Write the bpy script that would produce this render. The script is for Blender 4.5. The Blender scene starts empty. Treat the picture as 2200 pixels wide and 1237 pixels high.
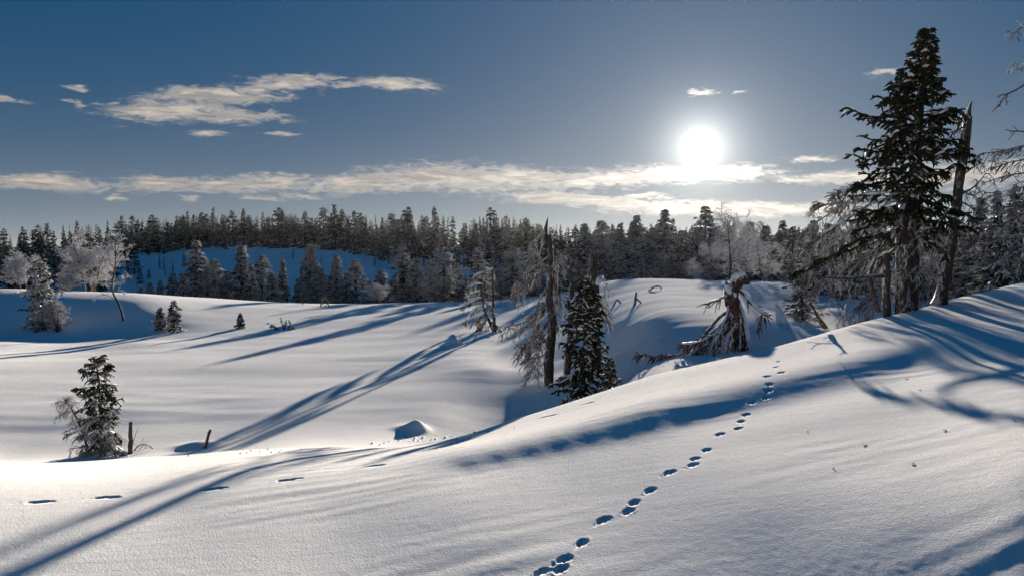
import bpy, math
import numpy as np
from mathutils import Vector

# ------------------------------------------------------------------ camera
F = 1905.0                      # focal length in pixels of the 2200 px wide photograph
CX, CY, HOR = 1100.0, 618.5, 530.0
TH = math.atan((CY - HOR) / F)  # camera looks slightly down
scene = bpy.context.scene
cam_d = bpy.data.cameras.new('camera')
cam_d.sensor_width = 36.0
cam_d.lens = 36.0 * F / 2200.0
cam_d.clip_start = 0.1
cam_d.clip_end = 20000
cam = bpy.data.objects.new('camera', cam_d)
scene.collection.objects.link(cam)
cam.location = (0, 0, 0)
cam.rotation_euler = (math.pi / 2 - TH, 0, 0)
scene.camera = cam

def ray(px, py):
    """world direction of a picture point, scaled so that the forward (y) part is 1"""
    X, Y = px - CX, CY - py
    d = np.array([X, math.cos(TH) * F + math.sin(TH) * Y, -math.sin(TH) * F + math.cos(TH) * Y])
    return d / d[1]

def at(px, py, d):
    return ray(px, py) * d

# ------------------------------------------------------------------ light
SD = ray(1505, 318); SD = SD / np.linalg.norm(SD)
SUN_EL = math.asin(SD[2]); SUN_AZ = math.atan2(SD[0], SD[1])
view = scene.view_settings
view.view_transform = 'Standard'; view.look = 'None'; view.gamma = 1.0
view.exposure = 2.5
SUN_STRENGTH = 5.0
SKY_STRENGTH = 0.05
sun_d = bpy.data.lights.new('sun', 'SUN')
sun_d.energy = SUN_STRENGTH; sun_d.angle = math.radians(0.55); sun_d.color = (1.0, 0.865, 0.71)
sun = bpy.data.objects.new('sun', sun_d)
scene.collection.objects.link(sun)
sun.rotation_euler = Vector(-SD).to_track_quat('-Z', 'Y').to_euler()

world = bpy.data.worlds.new('World'); scene.world = world; world.use_nodes = True
wt = world.node_tree; wt.nodes.clear()
class NT:
    """small helper that writes node maths"""
    def __init__(s, nt): s.nt = nt
    def node(s, t, **kw):
        n = s.nt.nodes.new(t)
        for k, v in kw.items(): setattr(n, k, v)
        return n
    def put(s, sock, v):
        if isinstance(v, bpy.types.NodeSocket): s.nt.links.new(v, sock)
        else: sock.default_value = v
    def m(s, op, a, b=0.0, c=None, clamp=False):
        n = s.node('ShaderNodeMath', operation=op); n.use_clamp = clamp
        s.put(n.inputs[0], a); s.put(n.inputs[1], b)
        if c is not None: s.put(n.inputs[2], c)
        return n.outputs[0]
    def mix(s, f, a, b, blend='MIX'):
        n = s.node('ShaderNodeMix', data_type='RGBA', blend_type=blend)
        s.put(n.inputs['Factor'], f); s.put(n.inputs[6], a); s.put(n.inputs[7], b)
        return n.outputs[2]
    def ramp(s, v, a, b, to0=0.0, to1=1.0, smooth=True):
        n = s.node('ShaderNodeMapRange'); n.interpolation_type = 'SMOOTHSTEP' if smooth else 'LINEAR'
        s.put(n.inputs[0], v); s.put(n.inputs[1], a); s.put(n.inputs[2], b); s.put(n.inputs[3], to0); s.put(n.inputs[4], to1)
        return n.outputs[0]
    def noise(s, vec, scale, detail=4, rough=0.55, dist=0.0):
        n = s.node('ShaderNodeTexNoise'); n.inputs['Scale'].default_value = scale
        n.inputs['Detail'].default_value = detail; n.inputs['Roughness'].default_value = rough
        n.inputs['Distortion'].default_value = dist
        s.put(n.inputs['Vector'], vec)
        return n.outputs['Fac'], n.outputs['Color']
    def comb(s, x, y, z):
        n = s.node('ShaderNodeCombineXYZ'); s.put(n.inputs[0], x); s.put(n.inputs[1], y); s.put(n.inputs[2], z)
        return n.outputs[0]

def build_world():
    w = NT(wt)
    sky = w.node('ShaderNodeTexSky', sky_type='NISHITA')
    sky.sun_disc = False
    sky.sun_elevation = SUN_EL; sky.sun_rotation = SUN_AZ
    sky.altitude = 300; sky.air_density = 1.0; sky.dust_density = 0.0; sky.ozone_density = 6.0
    g = w.node('ShaderNodeTexCoord').outputs['Generated']
    sep = w.node('ShaderNodeSeparateXYZ'); w.put(sep.inputs[0], g)
    x, y, z = sep.outputs
    R2D = 180 / math.pi
    az = w.m('MULTIPLY', w.m('ARCTAN2', x, y), R2D)
    el = w.m('MULTIPLY', w.m('ARCSINE', z), R2D)
    # angle from the sun
    dp = w.node('ShaderNodeVectorMath', operation='DOT_PRODUCT'); w.put(dp.inputs[0], g); dp.inputs[1].default_value = tuple(SD)
    ca = w.m('MINIMUM', dp.outputs['Value'], 1.0)
    th = w.m('MULTIPLY', w.m('ARCCOSINE', ca), R2D)
    # clear air: the cold dry winter sky is a deeper blue than the standard atmosphere
    gm = w.node('ShaderNodeGamma'); gm.inputs['Gamma'].default_value = 0.16; w.put(gm.inputs['Color'], sky.outputs[0])
    base = w.mix(1.0, gm.outputs[0], (0.0, 0.215, 0.475, 1), 'MULTIPLY')
    # clouds: long thin banks; (px, py, half width, half height, tilt) in the photograph, turned into directions
    C = [(370,238,140,24,-3),(300,240,70,14,-8),(470,205,150,20,-4),(620,178,105,17,-6),(560,190,90,14,-6),(740,182,70,8,2),(850,180,95,15,2),
         (520,250,105,15,-2),(450,287,45,7,0),(600,290,60,6,0),(165,188,28,9,0),(20,215,30,10,0),(165,226,22,6,0),
         (80,392,150,17,2),(20,388,60,14,0),(350,395,85,20,2),(470,400,90,15,0),(580,393,130,20,0),(760,395,160,22,-3),(900,380,170,30,-2),(1010,385,160,34,2),(1130,385,130,30,3),
         (1290,385,180,22,-3),(1440,375,200,20,0),(1590,372,110,17,2),(1720,385,80,9,0),(1810,380,90,17,-1),(1900,384,110,17,0),(1990,378,100,20,-2),(2080,375,130,26,-2),(2160,360,80,20,-6),
         (1745,343,55,10,-3),(1900,153,46,9,-4),(1190,425,120,16,3),(1300,432,150,16,4),(1380,420,90,7,0),(1480,448,190,17,1),(1660,450,180,17,0),(1780,455,90,10,0),
         (560,427,64,8,0),(410,427,34,7,0),(258,423,20,8,10),(640,420,60,6,4),(1513,198,28,7,0),(1592,195,18,6,0),(1330,440,120,10,2),
         (-500,380,400,26,0),(-900,250,220,26,-4),(2700,380,420,30,0),(3100,240,200,26,0)]
    out = None
    # ragged edges: the direction itself is stirred by noise
    v1 = w.comb(w.m('MULTIPLY', az, 0.22), w.m('MULTIPLY', el, 0.9), 3.7)
    _, nc = w.noise(v1, 2.2, 5, 0.6)
    sc_ = w.node('ShaderNodeVectorMath', operation='MULTIPLY_ADD'); w.put(sc_.inputs[0], nc)
    sc_.inputs[1].default_value = (3.6, 0.9, 0.0); w.put(sc_.inputs[2], w.comb(w.m('SUBTRACT', az, 1.8), w.m('SUBTRACT', el, 0.45), 0.0))
    for px, py, hw, hh, tilt in C:
        if -50 < px < 2300:
            d = ray(px, py); a0 = math.degrees(math.atan2(d[0], d[1])); e0 = math.degrees(math.atan2(d[2], math.hypot(d[0], d[1])))
        else:
            a0 = (px - CX) / F * 57.3 ; e0 = (HOR - py) / F * 57.3
        k = 57.3 / F
        mp = w.node('ShaderNodeMapping', vector_type='TEXTURE')
        mp.inputs['Location'].default_value = (a0, e0, 0); mp.inputs['Rotation'].default_value = (0, 0, math.radians(-tilt))
        mp.inputs['Scale'].default_value = (hw * k, hh * k, 1); w.put(mp.inputs[0], sc_.outputs[0])
        ln = w.node('ShaderNodeVectorMath', operation='LENGTH'); w.put(ln.inputs[0], mp.outputs[0])
        mk = ln.outputs['Value']
        if hh < 11: mk = w.m('ADD', mk, 0.22)          # the small ones are only wisps
        out = mk if out is None else w.m('SMOOTH_MIN', out, mk, 0.25)
    out = w.m('SUBTRACT', 1.0, out)
    v2 = w.comb(w.m('ADD', w.m('MULTIPLY', az, 0.55), w.m('MULTIPLY', el, 0.5)), w.m('SUBTRACT', w.m('MULTIPLY', el, 1.9), w.m('MULTIPLY', az, 0.10)), 9.1)
    nf, _ = w.noise(v2, 1.5, 9, 0.64, 1.0)
    dens = w.m('ADD', out, w.m('MULTIPLY', w.m('SUBTRACT', nf, 0.53), 2.3))
    alpha = w.ramp(dens, -0.30, 0.95)
    # thick parts are greyer, thin edges lit through by the sun
    v3 = w.comb(w.m('MULTIPLY', az, 0.30), w.m('MULTIPLY', el, 2.6), 1.3)
    nf3, _ = w.noise(v3, 1.3, 5, 0.55)
    thick = w.m('MULTIPLY', w.ramp(dens, 0.25, 0.8), w.ramp(nf3, 0.40, 0.58))
    K = 2.0 ** -view.exposure
    near = w.m('POWER', 2.718, w.m('MULTIPLY', th, -1 / 6.0))
    lit = w.mix(thick, (0.62*K, 0.55*K, 0.47*K, 1), (0.33*K, 0.30*K, 0.27*K, 1))
    lift = w.m('ADD', 1.0, w.m('MULTIPLY', near, 2.6))
    lit = w.mix(1.0, lit, w.comb(lift, lift, lift), 'MULTIPLY')
    skyc = w.mix(1.0, base, (SKY_STRENGTH,) * 3 + (1,), 'MULTIPLY')
    hz = w.m('MULTIPLY', w.m('POWER', 2.718, w.m('MULTIPLY', w.m('MAXIMUM', el, 0.0), -1 / 4.2)), K)
    hz = w.m('MULTIPLY', hz, w.m('ADD', 1.0, w.m('MULTIPLY', w.m('POWER', 2.718, w.m('MULTIPLY', th, -1 / 15.0)), 1.5)))
    haze = w.mix(1.0, (0.27, 0.24, 0.185, 1), w.comb(hz, hz, hz), 'MULTIPLY')
    skyc = w.mix(1.0, skyc, haze, 'ADD')
    col = w.mix(w.m('MULTIPLY', alpha, 0.93), skyc, lit)
    # the sun's own disc and the bright aureole of thin ice haze round it
    g1 = w.m('MULTIPLY', w.m('POWER', 2.718, w.m('MULTIPLY', w.m('MULTIPLY', th, th), -1 / (0.52 * 0.52))), 4.0 * K)
    g2 = w.m('MULTIPLY', w.m('POWER', 2.718, w.m('MULTIPLY', th, -1 / 1.15)), 1.9 * K)
    g3 = w.m('MULTIPLY', w.m('POWER', 2.718, w.m('MULTIPLY', th, -1 / 10.0)), 0.25 * K)
    gs = w.m('ADD', w.m('ADD', g1, g2), g3)
    glow = w.mix(1.0, (1.0, 0.97, 0.90, 1), w.comb(gs, gs, gs), 'MULTIPLY')
    col = w.mix(1.0, col, glow, 'ADD')
    bg = w.node('ShaderNodeBackground'); bg.inputs['Strength'].default_value = 1.0
    w.put(bg.inputs['Color'], col)
    o = w.node('ShaderNodeOutputWorld'); wt.links.new(bg.outputs[0], o.inputs[0])
build_world()
world.cycles.sampling_method = 'NONE'      # smooth sky; the sun lamp is sampled on its own
scene.cycles.use_denoising = True
scene.cycles.sample_clamp_indirect = 0.12   # keeps rare bright bounces off the sun-facing backs of trees from speckling the shade
scene.cycles.max_bounces = 6; scene.cycles.diffuse_bounces = 2; scene.cycles.glossy_bounces = 2
scene.cycles.transmission_bounces = 3; scene.cycles.transparent_max_bounces = 4
scene.cycles.caustics_reflective = False; scene.cycles.caustics_refractive = False

# ------------------------------------------------------------------ materials
def material(name):
    m = bpy.data.materials.new(name); m.use_nodes = True
    nt = m.node_tree; nt.nodes.clear()
    o = nt.nodes.new('ShaderNodeOutputMaterial')
    return m, NT(nt), o

def mat_snow():
    m, w, o = material('snow')
    geo = w.node('ShaderNodeNewGeometry'); pos = geo.outputs['Position']
    p = w.node('ShaderNodeBsdfDiffuse'); p.inputs['Roughness'].default_value = 0.4
    n1, _ = w.noise(pos, 0.35, 3)
    c = w.mix(n1, (0.83, 0.845, 0.87, 1), (0.90, 0.90, 0.90, 1))
    w.put(p.inputs['Color'], c)
    # granular crust, finer than the mesh
    n2, _ = w.noise(pos, 62.0, 4, 0.65)
    n3, _ = w.noise(pos, 7.0, 3, 0.55)
    mp = w.node('ShaderNodeMapping'); mp.inputs['Scale'].default_value = (0.5, 3.2, 0.5); mp.inputs['Rotation'].default_value = (0, 0, 0.12); w.put(mp.inputs[0], pos)
    n4, _ = w.noise(mp.outputs[0], 1.0, 5, 0.6)
    h = w.m('ADD', w.m('MULTIPLY', n4, 0.012), w.m('ADD', w.m('MULTIPLY', n2, 0.0120), w.m('MULTIPLY', n3, 0.006)))
    b = w.node('ShaderNodeBump'); b.inputs['Strength'].default_value = 0.8; b.inputs['Distance'].default_value = 1.0
    w.put(b.inputs['Height'], h); w.put(p.inputs['Normal'], b.outputs[0])
    w.nt.links.new(p.outputs[0], o.inputs[0])
    return m

def mat_foliage(name, dark, light, frostcol, trans=0.25):
    """needles or twigs; the vertex value 'frost' tells how much rime each twig carries"""
    m, w, o = material(name)
    geo = w.node('ShaderNodeNewGeometry')
    at_ = w.node('ShaderNodeAttribute', attribute_name='frost')
    oi = w.node('ShaderNodeObjectInfo')
    n, _ = w.noise(geo.outputs['Position'], 6.0, 3)
    c = w.mix(n, dark + (1,), light + (1,))
    n2, _ = w.noise(geo.outputs['Position'], 38.0, 2)
    f = w.m('ADD', at_.outputs['Fac'], w.m('MULTIPLY', w.m('SUBTRACT', n2, 0.52), 1.3), clamp=True)
    c = w.mix(f, c, frostcol + (1,))
    d = w.node('ShaderNodeBsdfDiffuse'); w.put(d.inputs[0], c); d.inputs[1].default_value = 0.6
    t = w.node('ShaderNodeBsdfTranslucent'); w.put(t.inputs[0], c)
    mx = w.node('ShaderNodeMixShader'); mx.inputs[0].default_value = trans
    w.nt.links.new(d.outputs[0], mx.inputs[1]); w.nt.links.new(t.outputs[0], mx.inputs[2])
    w.nt.links.new(mx.outputs[0], o.inputs[0])
    return m

def mat_bark(name, dark, light, snowy=0.5):
    m, w, o = material(name)
    geo = w.node('ShaderNodeNewGeometry'); pos = geo.outputs['Position']
    mp = w.node('ShaderNodeMapping'); mp.inputs['Scale'].default_value = (1, 1, 0.25); w.put(mp.inputs[0], pos)
    n, _ = w.noise(mp.outputs[0], 30.0, 5, 0.65)
    c = w.mix(w.ramp(n, 0.3, 0.7), dark + (1,), light + (1,))
    # wind-blown snow stuck in the bark
    mp2 = w.node('ShaderNodeMapping'); mp2.inputs['Scale'].default_value = (1, 1, 0.45); w.put(mp2.inputs[0], pos)
    n2, _ = w.noise(mp2.outputs[0], 13.0, 6, 0.75)
    sn = w.node('ShaderNodeSeparateXYZ'); w.put(sn.inputs[0], geo.outputs['Normal'])
    n2 = w.m('ADD', n2, w.m('SUBTRACT', w.m('MULTIPLY', sn.outputs[2], 0.32), w.m('MULTIPLY', sn.outputs[0], 0.12)))
    at_ = w.node('ShaderNodeAttribute', attribute_name='frost')
    f = w.m('MULTIPLY', w.ramp(n2, 0.66 - 0.08 * snowy, 0.78 - 0.08 * snowy), w.m('ADD', w.m('MULTIPLY', at_.outputs['Fac'], 0.9), 0.25 * snowy, clamp=True))
    c = w.mix(f, c, (0.72, 0.74, 0.78, 1))
    p = w.node('ShaderNodeBsdfPrincipled'); w.put(p.inputs['Base Color'], c); p.inputs['Roughness'].default_value = 0.9
    p.inputs['Specular IOR Level'].default_value = 0.1
    b = w.node('ShaderNodeBump'); b.inputs['Strength'].default_value = 0.8; b.inputs['Distance'].default_value = 0.03
    w.put(b.inputs['Height'], n); w.put(p.inputs['Normal'], b.outputs[0])
    w.nt.links.new(p.outputs[0], o.inputs[0])
    return m

def mat_snowload():
    m, w, o = material('snow_load')
    geo = w.node('ShaderNodeNewGeometry')
    n, _ = w.noise(geo.outputs['Position'], 25.0, 3)
    p = w.node('ShaderNodeBsdfPrincipled'); w.put(p.inputs['Base Color'], w.mix(n, (0.80, 0.81, 0.84, 1), (0.9, 0.9, 0.9, 1)))
    p.inputs['Roughness'].default_value = 0.7; p.inputs['Specular IOR Level'].default_value = 0.2
    b = w.node('ShaderNodeBump'); b.inputs['Strength'].default_value = 0.5; b.inputs['Distance'].default_value = 0.02
    w.put(b.inputs['Height'], n); w.put(p.inputs['Normal'], b.outputs[0])
    w.nt.links.new(p.outputs[0], o.inputs[0])
    return m

M_SNOW = mat_snow()
M_LOAD = mat_snowload()
M_NEEDLE = mat_foliage('spruce_needles', (0.012, 0.015, 0.011), (0.038, 0.038, 0.024), (0.74, 0.76, 0.80), 0.28)
M_RIME = mat_foliage('rimed_twigs', (0.022, 0.019, 0.018), (0.065, 0.053, 0.048), (0.78, 0.80, 0.85), 0.32)
M_BARK = mat_bark('spruce_bark', (0.010, 0.008, 0.008), (0.030, 0.025, 0.025), 0.5)
M_DEAD = mat_bark('weathered_dead_wood', (0.014, 0.012, 0.012), (0.052, 0.044, 0.043), 0.75)
M_RUST = mat_bark('reddish_broken_wood', (0.014, 0.008, 0.008), (0.050, 0.027, 0.022), 0.95)

# ------------------------------------------------------------------ numbers: noise, terrain
_perm = np.random.RandomState(7).permutation(4096)
def _h(ix, iy, k):
    return _perm[(_perm[(ix + k * 131) & 4095] + iy) & 4095]
def perlin(x, y, k=0):
    x = np.asarray(x, float); y = np.asarray(y, float)
    ix = np.floor(x).astype(np.int64); iy = np.floor(y).astype(np.int64)
    fx = x - ix; fy = y - iy
    u = fx * fx * fx * (fx * (fx * 6 - 15) + 10); v = fy * fy * fy * (fy * (fy * 6 - 15) + 10)
    def gr(a, b, dx, dy):
        t = _h(a, b, k) * (2 * math.pi / 4096)
        return np.cos(t) * dx + np.sin(t) * dy
    a = gr(ix, iy, fx, fy); b = gr(ix + 1, iy, fx - 1, fy); c = gr(ix, iy + 1, fx, fy - 1); d = gr(ix + 1, iy + 1, fx - 1, fy - 1)
    return (a + (b - a) * u) * (1 - v) + (c + (d - c) * u) * v

# control points of the snow surface: picture column, picture row, distance forward
CP = [
 # foreground spur, from the camera outward
 (0,1237,6.2),(300,1237,6.05),(550,1237,5.9),(800,1237,5.75),(0,1100,7.9),(350,1100,7.75),(700,1100,7.35),
 (0,1050,8.9),(300,1045,8.95),(0,1022,10.2),(300,1016,10.2),(0,1003,13.2),(300,993,13.4),(0,994,17.0),(300,984,17.0),
 (500,1020,9.2),(500,990,10.8),(500,976,13.4),(500,970,16.6),
 (700,1020,8.8),(700,987,10.3),(700,970,12.6),(700,961,16),
 # basin
 (0,985,20.3),(200,978,20.5),(450,962,21),(700,945,21.5),
 (0,900,24.6),(300,900,24.6),(600,900,24.4),(800,905,24.2),(950,900,25.0),(1050,905,25.8),(1100,872,27.5),(1100,836,29.6),
 (0,800,33),(300,800,33),(600,800,33),(900,800,32.5),(1050,790,32.5),
 (0,735,46),(300,733,46),(600,725,46.5),(900,720,46),(1050,715,45.5),
 (600,680,59),(800,675,60.5),(950,670,60),(600,648,73),(800,652,73),(950,655,68),
 # rim and hollow at the left
 (0,712,51),(150,713,51),(300,712,51.5),(450,700,53),(0,660,56),(150,664,55.5),(300,668,55.5),(450,664,60),
 (0,625,61),(150,630,61),(300,634,62),(450,641,67),
 # right: hollow behind the spur and the sunlit mound
 (1190,826,28.5),(1100,780,34.5),(1120,720,45),(1100,665,59),(1200,690,47),(1200,640,62),(1290,608,62),
 (1300,790,28.5),(1300,760,31),(1300,715,34.5),(1300,690,38),(1300,650,47),
 (1400,765,26.5),(1400,750,27.2),(1400,690,31),(1400,668,34),(1400,640,41),(1400,615,52),
 (1500,750,25.6),(1500,738,26.2),(1500,688,29.6),(1500,665,33),(1500,640,40),(1500,604,57),
 (1600,690,29),(1600,650,38.5),(1650,607,58),(1700,710,26.5),(1700,680,31.5),(1750,650,39.5),(1750,620,50),(1850,650,36),
]
# the spur: columns of corresponding (row, distance): foot, slope, below and above the steeper roll, shoulder, crest
SPUR = {1000: [(1237,5.6),(1100,6.9),(1040,7.8),(1010,8.35),(985,8.75),(965,9.3),(947,11.2),(935,14.2)],
 1200: [(1237,5.45),(1100,6.75),(1010,8.05),(975,8.75),(940,9.2),(905,10.8),(884,12.6),(871,14.5)],
 1400: [(1237,5.35),(1100,6.5),(1000,7.8),(935,9.15),(885,9.85),(850,11.3),(822,13.6),(806,15.8)],
 1650: [(1237,5.2),(1100,6.2),(1000,7.35),(866,10.4),(822,11.2),(790,12.8),(762,15),(749,17)],
 1850: [(1237,5.02),(1100,5.96),(1000,7.07),(815,11.45),(773,12.35),(740,14.2),(712,16.5),(694,18.8)],
 2000: [(1237,4.9),(1100,5.77),(1000,6.78),(770,12.8),(733,13.8),(705,15.6),(680,17.8),(657,20.2)],
 2200: [(1237,4.7),(1100,5.45),(1000,6.32),(760,12.2),(720,14.2),(690,16.3),(640,20),(603,24)]}
_ks = sorted(SPUR); EXTRA = []
for k_ in _ks[:-1]:     # the steeper roll: just about as steep as the sun is high
    r0_, r1_ = -ray(k_, SPUR[k_][3][0])[2], -ray(k_, SPUR[k_][4][0])[2]; d1_ = SPUR[k_][4][1]
    SPUR[k_][3] = (SPUR[k_][3][0], (0.105 * d1_ + r1_ * d1_) / (r0_ + 0.105))
for i_ in range(len(_ks) - 1):
    n_ = max(1, round((_ks[i_ + 1] - _ks[i_]) / 70))
    for j_ in range(n_ + (i_ == len(_ks) - 2)):
        t_ = j_ / n_
        for (p0, d0), (p1, d1) in zip(SPUR[_ks[i_]], SPUR[_ks[i_ + 1]]):
            CP.append((_ks[i_] + (_ks[i_ + 1] - _ks[i_]) * t_, p0 + (p1 - p0) * t_, d0 + (d1 - d0) * t_))
        A_, B_ = at(*CP[-6]), at(*CP[-5])
        for q_ in (0.33, 0.67): EXTRA.append(A_ + (B_ - A_) * q_)
HC = [ # hidden ground: column, distance, height
 (1200,17.5,-3.5),(1200,22,-5.0),(1080,23.5,-5.25),(1000,18,-4.2),(1000,21,-5.1),(1400,19.5,-3.0),(1400,23.5,-3.25),(1650,20.5,-2.65),(1650,24,-2.95),(1850,23,-2.3),(1850,28,-2.7),
 (2000,24,-1.85),(2000,32,-2.2),(2200,28,-1.15),(2200,36,-1.8),(2500,25,-0.4),(2500,40,-1.1),(2500,8,-1.5),(2500,5,-1.7),(2500,14,-1.2),
 (-300,5,-2.35),(-300,9,-2.55),(-300,16,-4.2),(-300,22,-4.8),(-300,40,-4.8),(-300,55,-4.2),(-300,62,-3.4),(-300,85,-5.3),
 (700,18,-4.2),(450,18.5,-4.5),(200,19,-4.75),
 (0,80,-5.0),(300,82,-5.6),(600,90,-6.0),(950,84,-5.3),(1200,80,-4.3),(1400,75,-3.0),(1650,75,-3.0),(2000,70,-2.6),(2500,60,-2.0),
 (0,100,-5.9),(300,102,-6.7),(600,106,-7.0),(950,104,-6.5),(1200,100,-5.0),(1500,100,-3.4),(1800,100,-3.0),(2500,100,-2.5),
 (-300,130,-5.5),(0,130,-5.2),(300,122,-6.3),(600,122,-6.5),(950,122,-5.9),(300,140,-4.1),(600,140,-4.3),(950,140,-3.8),(1200,130,-3.3),(1500,130,-2.2),(1800,130,-2.0),(2500,130,-2.0),
 (-300,160,-5.0),(0,160,-3.9),(300,158,-1.6),(600,158,-1.2),(950,158,-1.2),(1200,160,-1.4),(1500,160,-1.2),(1800,160,-1.2),(2500,160,-1.2),
 (-300,190,-4.6),(0,190,-2.6),(300,190,-0.2),(600,188,0.6),(950,190,0.2),(1200,190,-0.4),(1500,190,-0.4),(1800,190,-0.6),(2500,190,-0.6),
 (-300,240,-4.5),(0,240,-2.4),(300,240,0.4),(600,240,0.8),(950,240,0.3),(1500,240,-0.6),(2500,240,-1.0),
 (-300,400,-9),(300,400,-8),(1000,400,-8),(1600,400,-8),(2500,400,-8),(300,1200,-16),(1100,1200,-16),(1900,1200,-16),
 (-300,3,-2.2),(300,3,-2.15),(1100,3,-2.15),(1800,3,-2.1),(2500,3,-1.95),
]
def _uv(x, y):
    r = np.hypot(x, y); a = np.arctan2(x, y)
    return np.tanh(a / 1.1) * 1.1 * 4.2, np.log(np.maximum(r, 2.0)) * 1.6
def _fit():
    pts = []
    for px, py, d in CP: pts.append(at(px, py, d))
    for px, d, z in HC: pts.append(((px - CX) / F * d, d, z))
    pts = np.array(pts + list(EXTRA))
    u, v = _uv(pts[:, 0], pts[:, 1])
    n = len(pts)
    K = _tps(u[:, None] - u[None], v[:, None] - v[None]) + np.eye(n) * 0.0015
    A = np.zeros((n + 3, n + 3)); A[:n, :n] = K
    A[:n, n] = 1; A[:n, n + 1] = u; A[:n, n + 2] = v; A[n:, :n] = A[:n, n:].T
    s = np.linalg.solve(A, np.concatenate([pts[:, 2], np.zeros(3)]))
    return u, v, s
def _tps(du, dv):
    r2 = du * du + dv * dv + 0.0025
    return r2 * np.log(r2) * 0.5
_U, _V, _S = _fit()
def base_height(x, y):
    x = np.asarray(x, float); y = np.asarray(y, float); sh = x.shape
    x = x.ravel(); y = y.ravel(); out = np.zeros(len(x)); n = len(_U)
    for i in range(0, len(x), 60000):
        u, v = _uv(x[i:i+60000], y[i:i+60000])
        k = _tps(u[:, None] - _U[None], v[:, None] - _V[None])
        out[i:i+60000] = k @ _S[:n] + _S[n] + _S[n+1] * u + _S[n+2] * v
    # level ground under and behind the photographer
    r = np.hypot(x, y); a = np.abs(np.arctan2(x, y))
    q = np.clip((4.0 - r) / 2.0, 0, 1); q = q * q * (3 - 2 * q)
    out = out * (1 - q) - 2.0 * q
    b = np.clip((a - 0.9) / 1.0, 0, 1); b = b * b * (3 - 2 * b)
    out = out * (1 - b) + b * (-2.0 - 0.012 * r + 0.9 * np.tanh(x / 25.0))
    return out.reshape(sh)

MOUNDS = []   # snow-covered boulders: x, y, radius x, radius y, height, flatness
PRINTS = []   # animal tracks: x, y, half length, half width, angle, depth
def detail(x, y, r):
    # wind-drifted waves, long across the sun, and finer streaks
    far = np.clip((r - 16) / 8, 0, 1)
    z = 0.11 * far * perlin(x / 17 + y / 60, y / 7.5 - x / 40, 1)
    z += 0.05 * far * perlin(x / 7 + 3, y / 2.6 - x / 18, 2) * np.clip(1.2 - r / 120, 0.3, 1)
    z += 0.032 * far * np.clip(0.45 + 1.5 * perlin(x / 9, y / 6, 15), 0, 1.3) * perlin(x / 2.6, y / 0.75 - x / 9, 3) * np.clip(1.3 - r / 60, 0, 1)
    nr = np.clip((22 - r) / 6, 0, 1)
    s = x * 0.93 + y * 0.37; t = -x * 0.37 + y * 0.93        # direction of the drift lines on the spur
    amp = np.clip(0.15 + 2.2 * perlin(s / 3.1, t / 1.6, 9), 0, 1)
    z += nr * 0.004 * perlin(s / 2.2, t / 0.7, 4)
    z += nr * amp * 0.009 * perlin(s / 1.5, t / 0.2, 5)
    z += nr * 0.0007 * perlin(x / 0.10, y / 0.10, 6)
    z += nr * 0.0008 * perlin(x / 0.05, y / 0.05, 8)
    return z
def height(x, y, fine=True):
    x = np.asarray(x, float); y = np.asarray(y, float)
    r = np.hypot(x, y)
    z = base_height(x, y) + detail(x, y, r)
    for mx, my, rx, ry, h, p in MOUNDS:
        q = ((x - mx) / rx) ** 2 + ((y - my) / ry) ** 2
        z = z + h * np.exp(-q ** p)
    if fine and PRINTS:
        for X, Y, a, b, ang, dep in PRINTS:
            sel = (np.abs(x - X) < 0.6) & (np.abs(y - Y) < 0.6)
            if not sel.any(): continue
            xs = x[sel] - X; ys = y[sel] - Y
            c, s_ = math.cos(ang), math.sin(ang)
            u = (xs * c + ys * s_) / a; v = (-xs * s_ + ys * c) / b
            q = u * u + v * v
            q = q * (1 + 0.5 * perlin(x[sel] / 0.05, y[sel] / 0.05, 13))
            pit = -dep * np.exp(-(q * 0.9) ** 2.6)
            rim = 0.05 * dep * np.exp(-((np.sqrt(q) - 1.6) / 0.4) ** 2) * np.clip(3.5 * perlin(x[sel] / 0.035, y[sel] / 0.035, 11), 0, 2)
            drag = -0.22 * dep * np.exp(-((u + 1.7) / 0.7) ** 2 - (v / 0.5) ** 2) * np.clip(0.5 + 2 * perlin(x[sel] / 0.04, y[sel] / 0.04, 12), 0, 1)
            z[sel] += pit + rim + drag
    return z
def gz(x, y): return float(height(np.array([x]), np.array([y]), False)[0])
def ground_at(px, py, dmin=4.0, dmax=320.0):
    """first point of the snow surface seen at a picture point"""
    d = np.geomspace(dmin, dmax, 2500); r = ray(px, py)
    z = height(r[0] * d, d, False)
    hit = np.nonzero(r[2] * d <= z)[0]
    k = hit[0] if len(hit) else 0
    return np.array([r[0] * d[k], d[k], z[k]])

g_ = ground_at(888, 930); MOUNDS.append((g_[0] + 0.06, g_[1] + 0.5, 0.24, 0.36, 0.17, 1.1)); MOUNDS.append((g_[0] - 0.12, g_[1] + 0.45, 0.40, 0.45, 0.10, 1.2))
g_ = ground_at(972, 742); MOUNDS.append((g_[0], g_[1] + 0.3, 0.36, 0.42, 0.5, 1.2))
g_ = ground_at(1375, 758); MOUNDS.append((g_[0] + 0.4, g_[1] + 0.3, 0.45, 0.4, 0.16, 1.2))
g_ = ground_at(418, 962); MOUNDS.append((g_[0], g_[1] + 0.2, 0.45, 0.4, 0.12, 1.0))
_rng = np.random.RandomState(5)
HARE = [(1165,1228,1),(1205,1222,1.1),(1213,1200,1),(1250,1165,1),(1297,1117,1.05),(1350,1098,1),(1363,1080,.95),(1397,1052,.95),(1440,1014,.95),(1490,998,.9),(1493,985,.8),(1519,966,.85),
        (1547,932,.9),(1586,920,.85),(1592,905,.85),(1603,891,.8),(1613,864,.9),(1645,853,.9),(1650,838,1.0),(1652,826,.8),(1648,808,.9),(1678,800,.9),(1668,788,.8),(1673,776,.8)]
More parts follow.
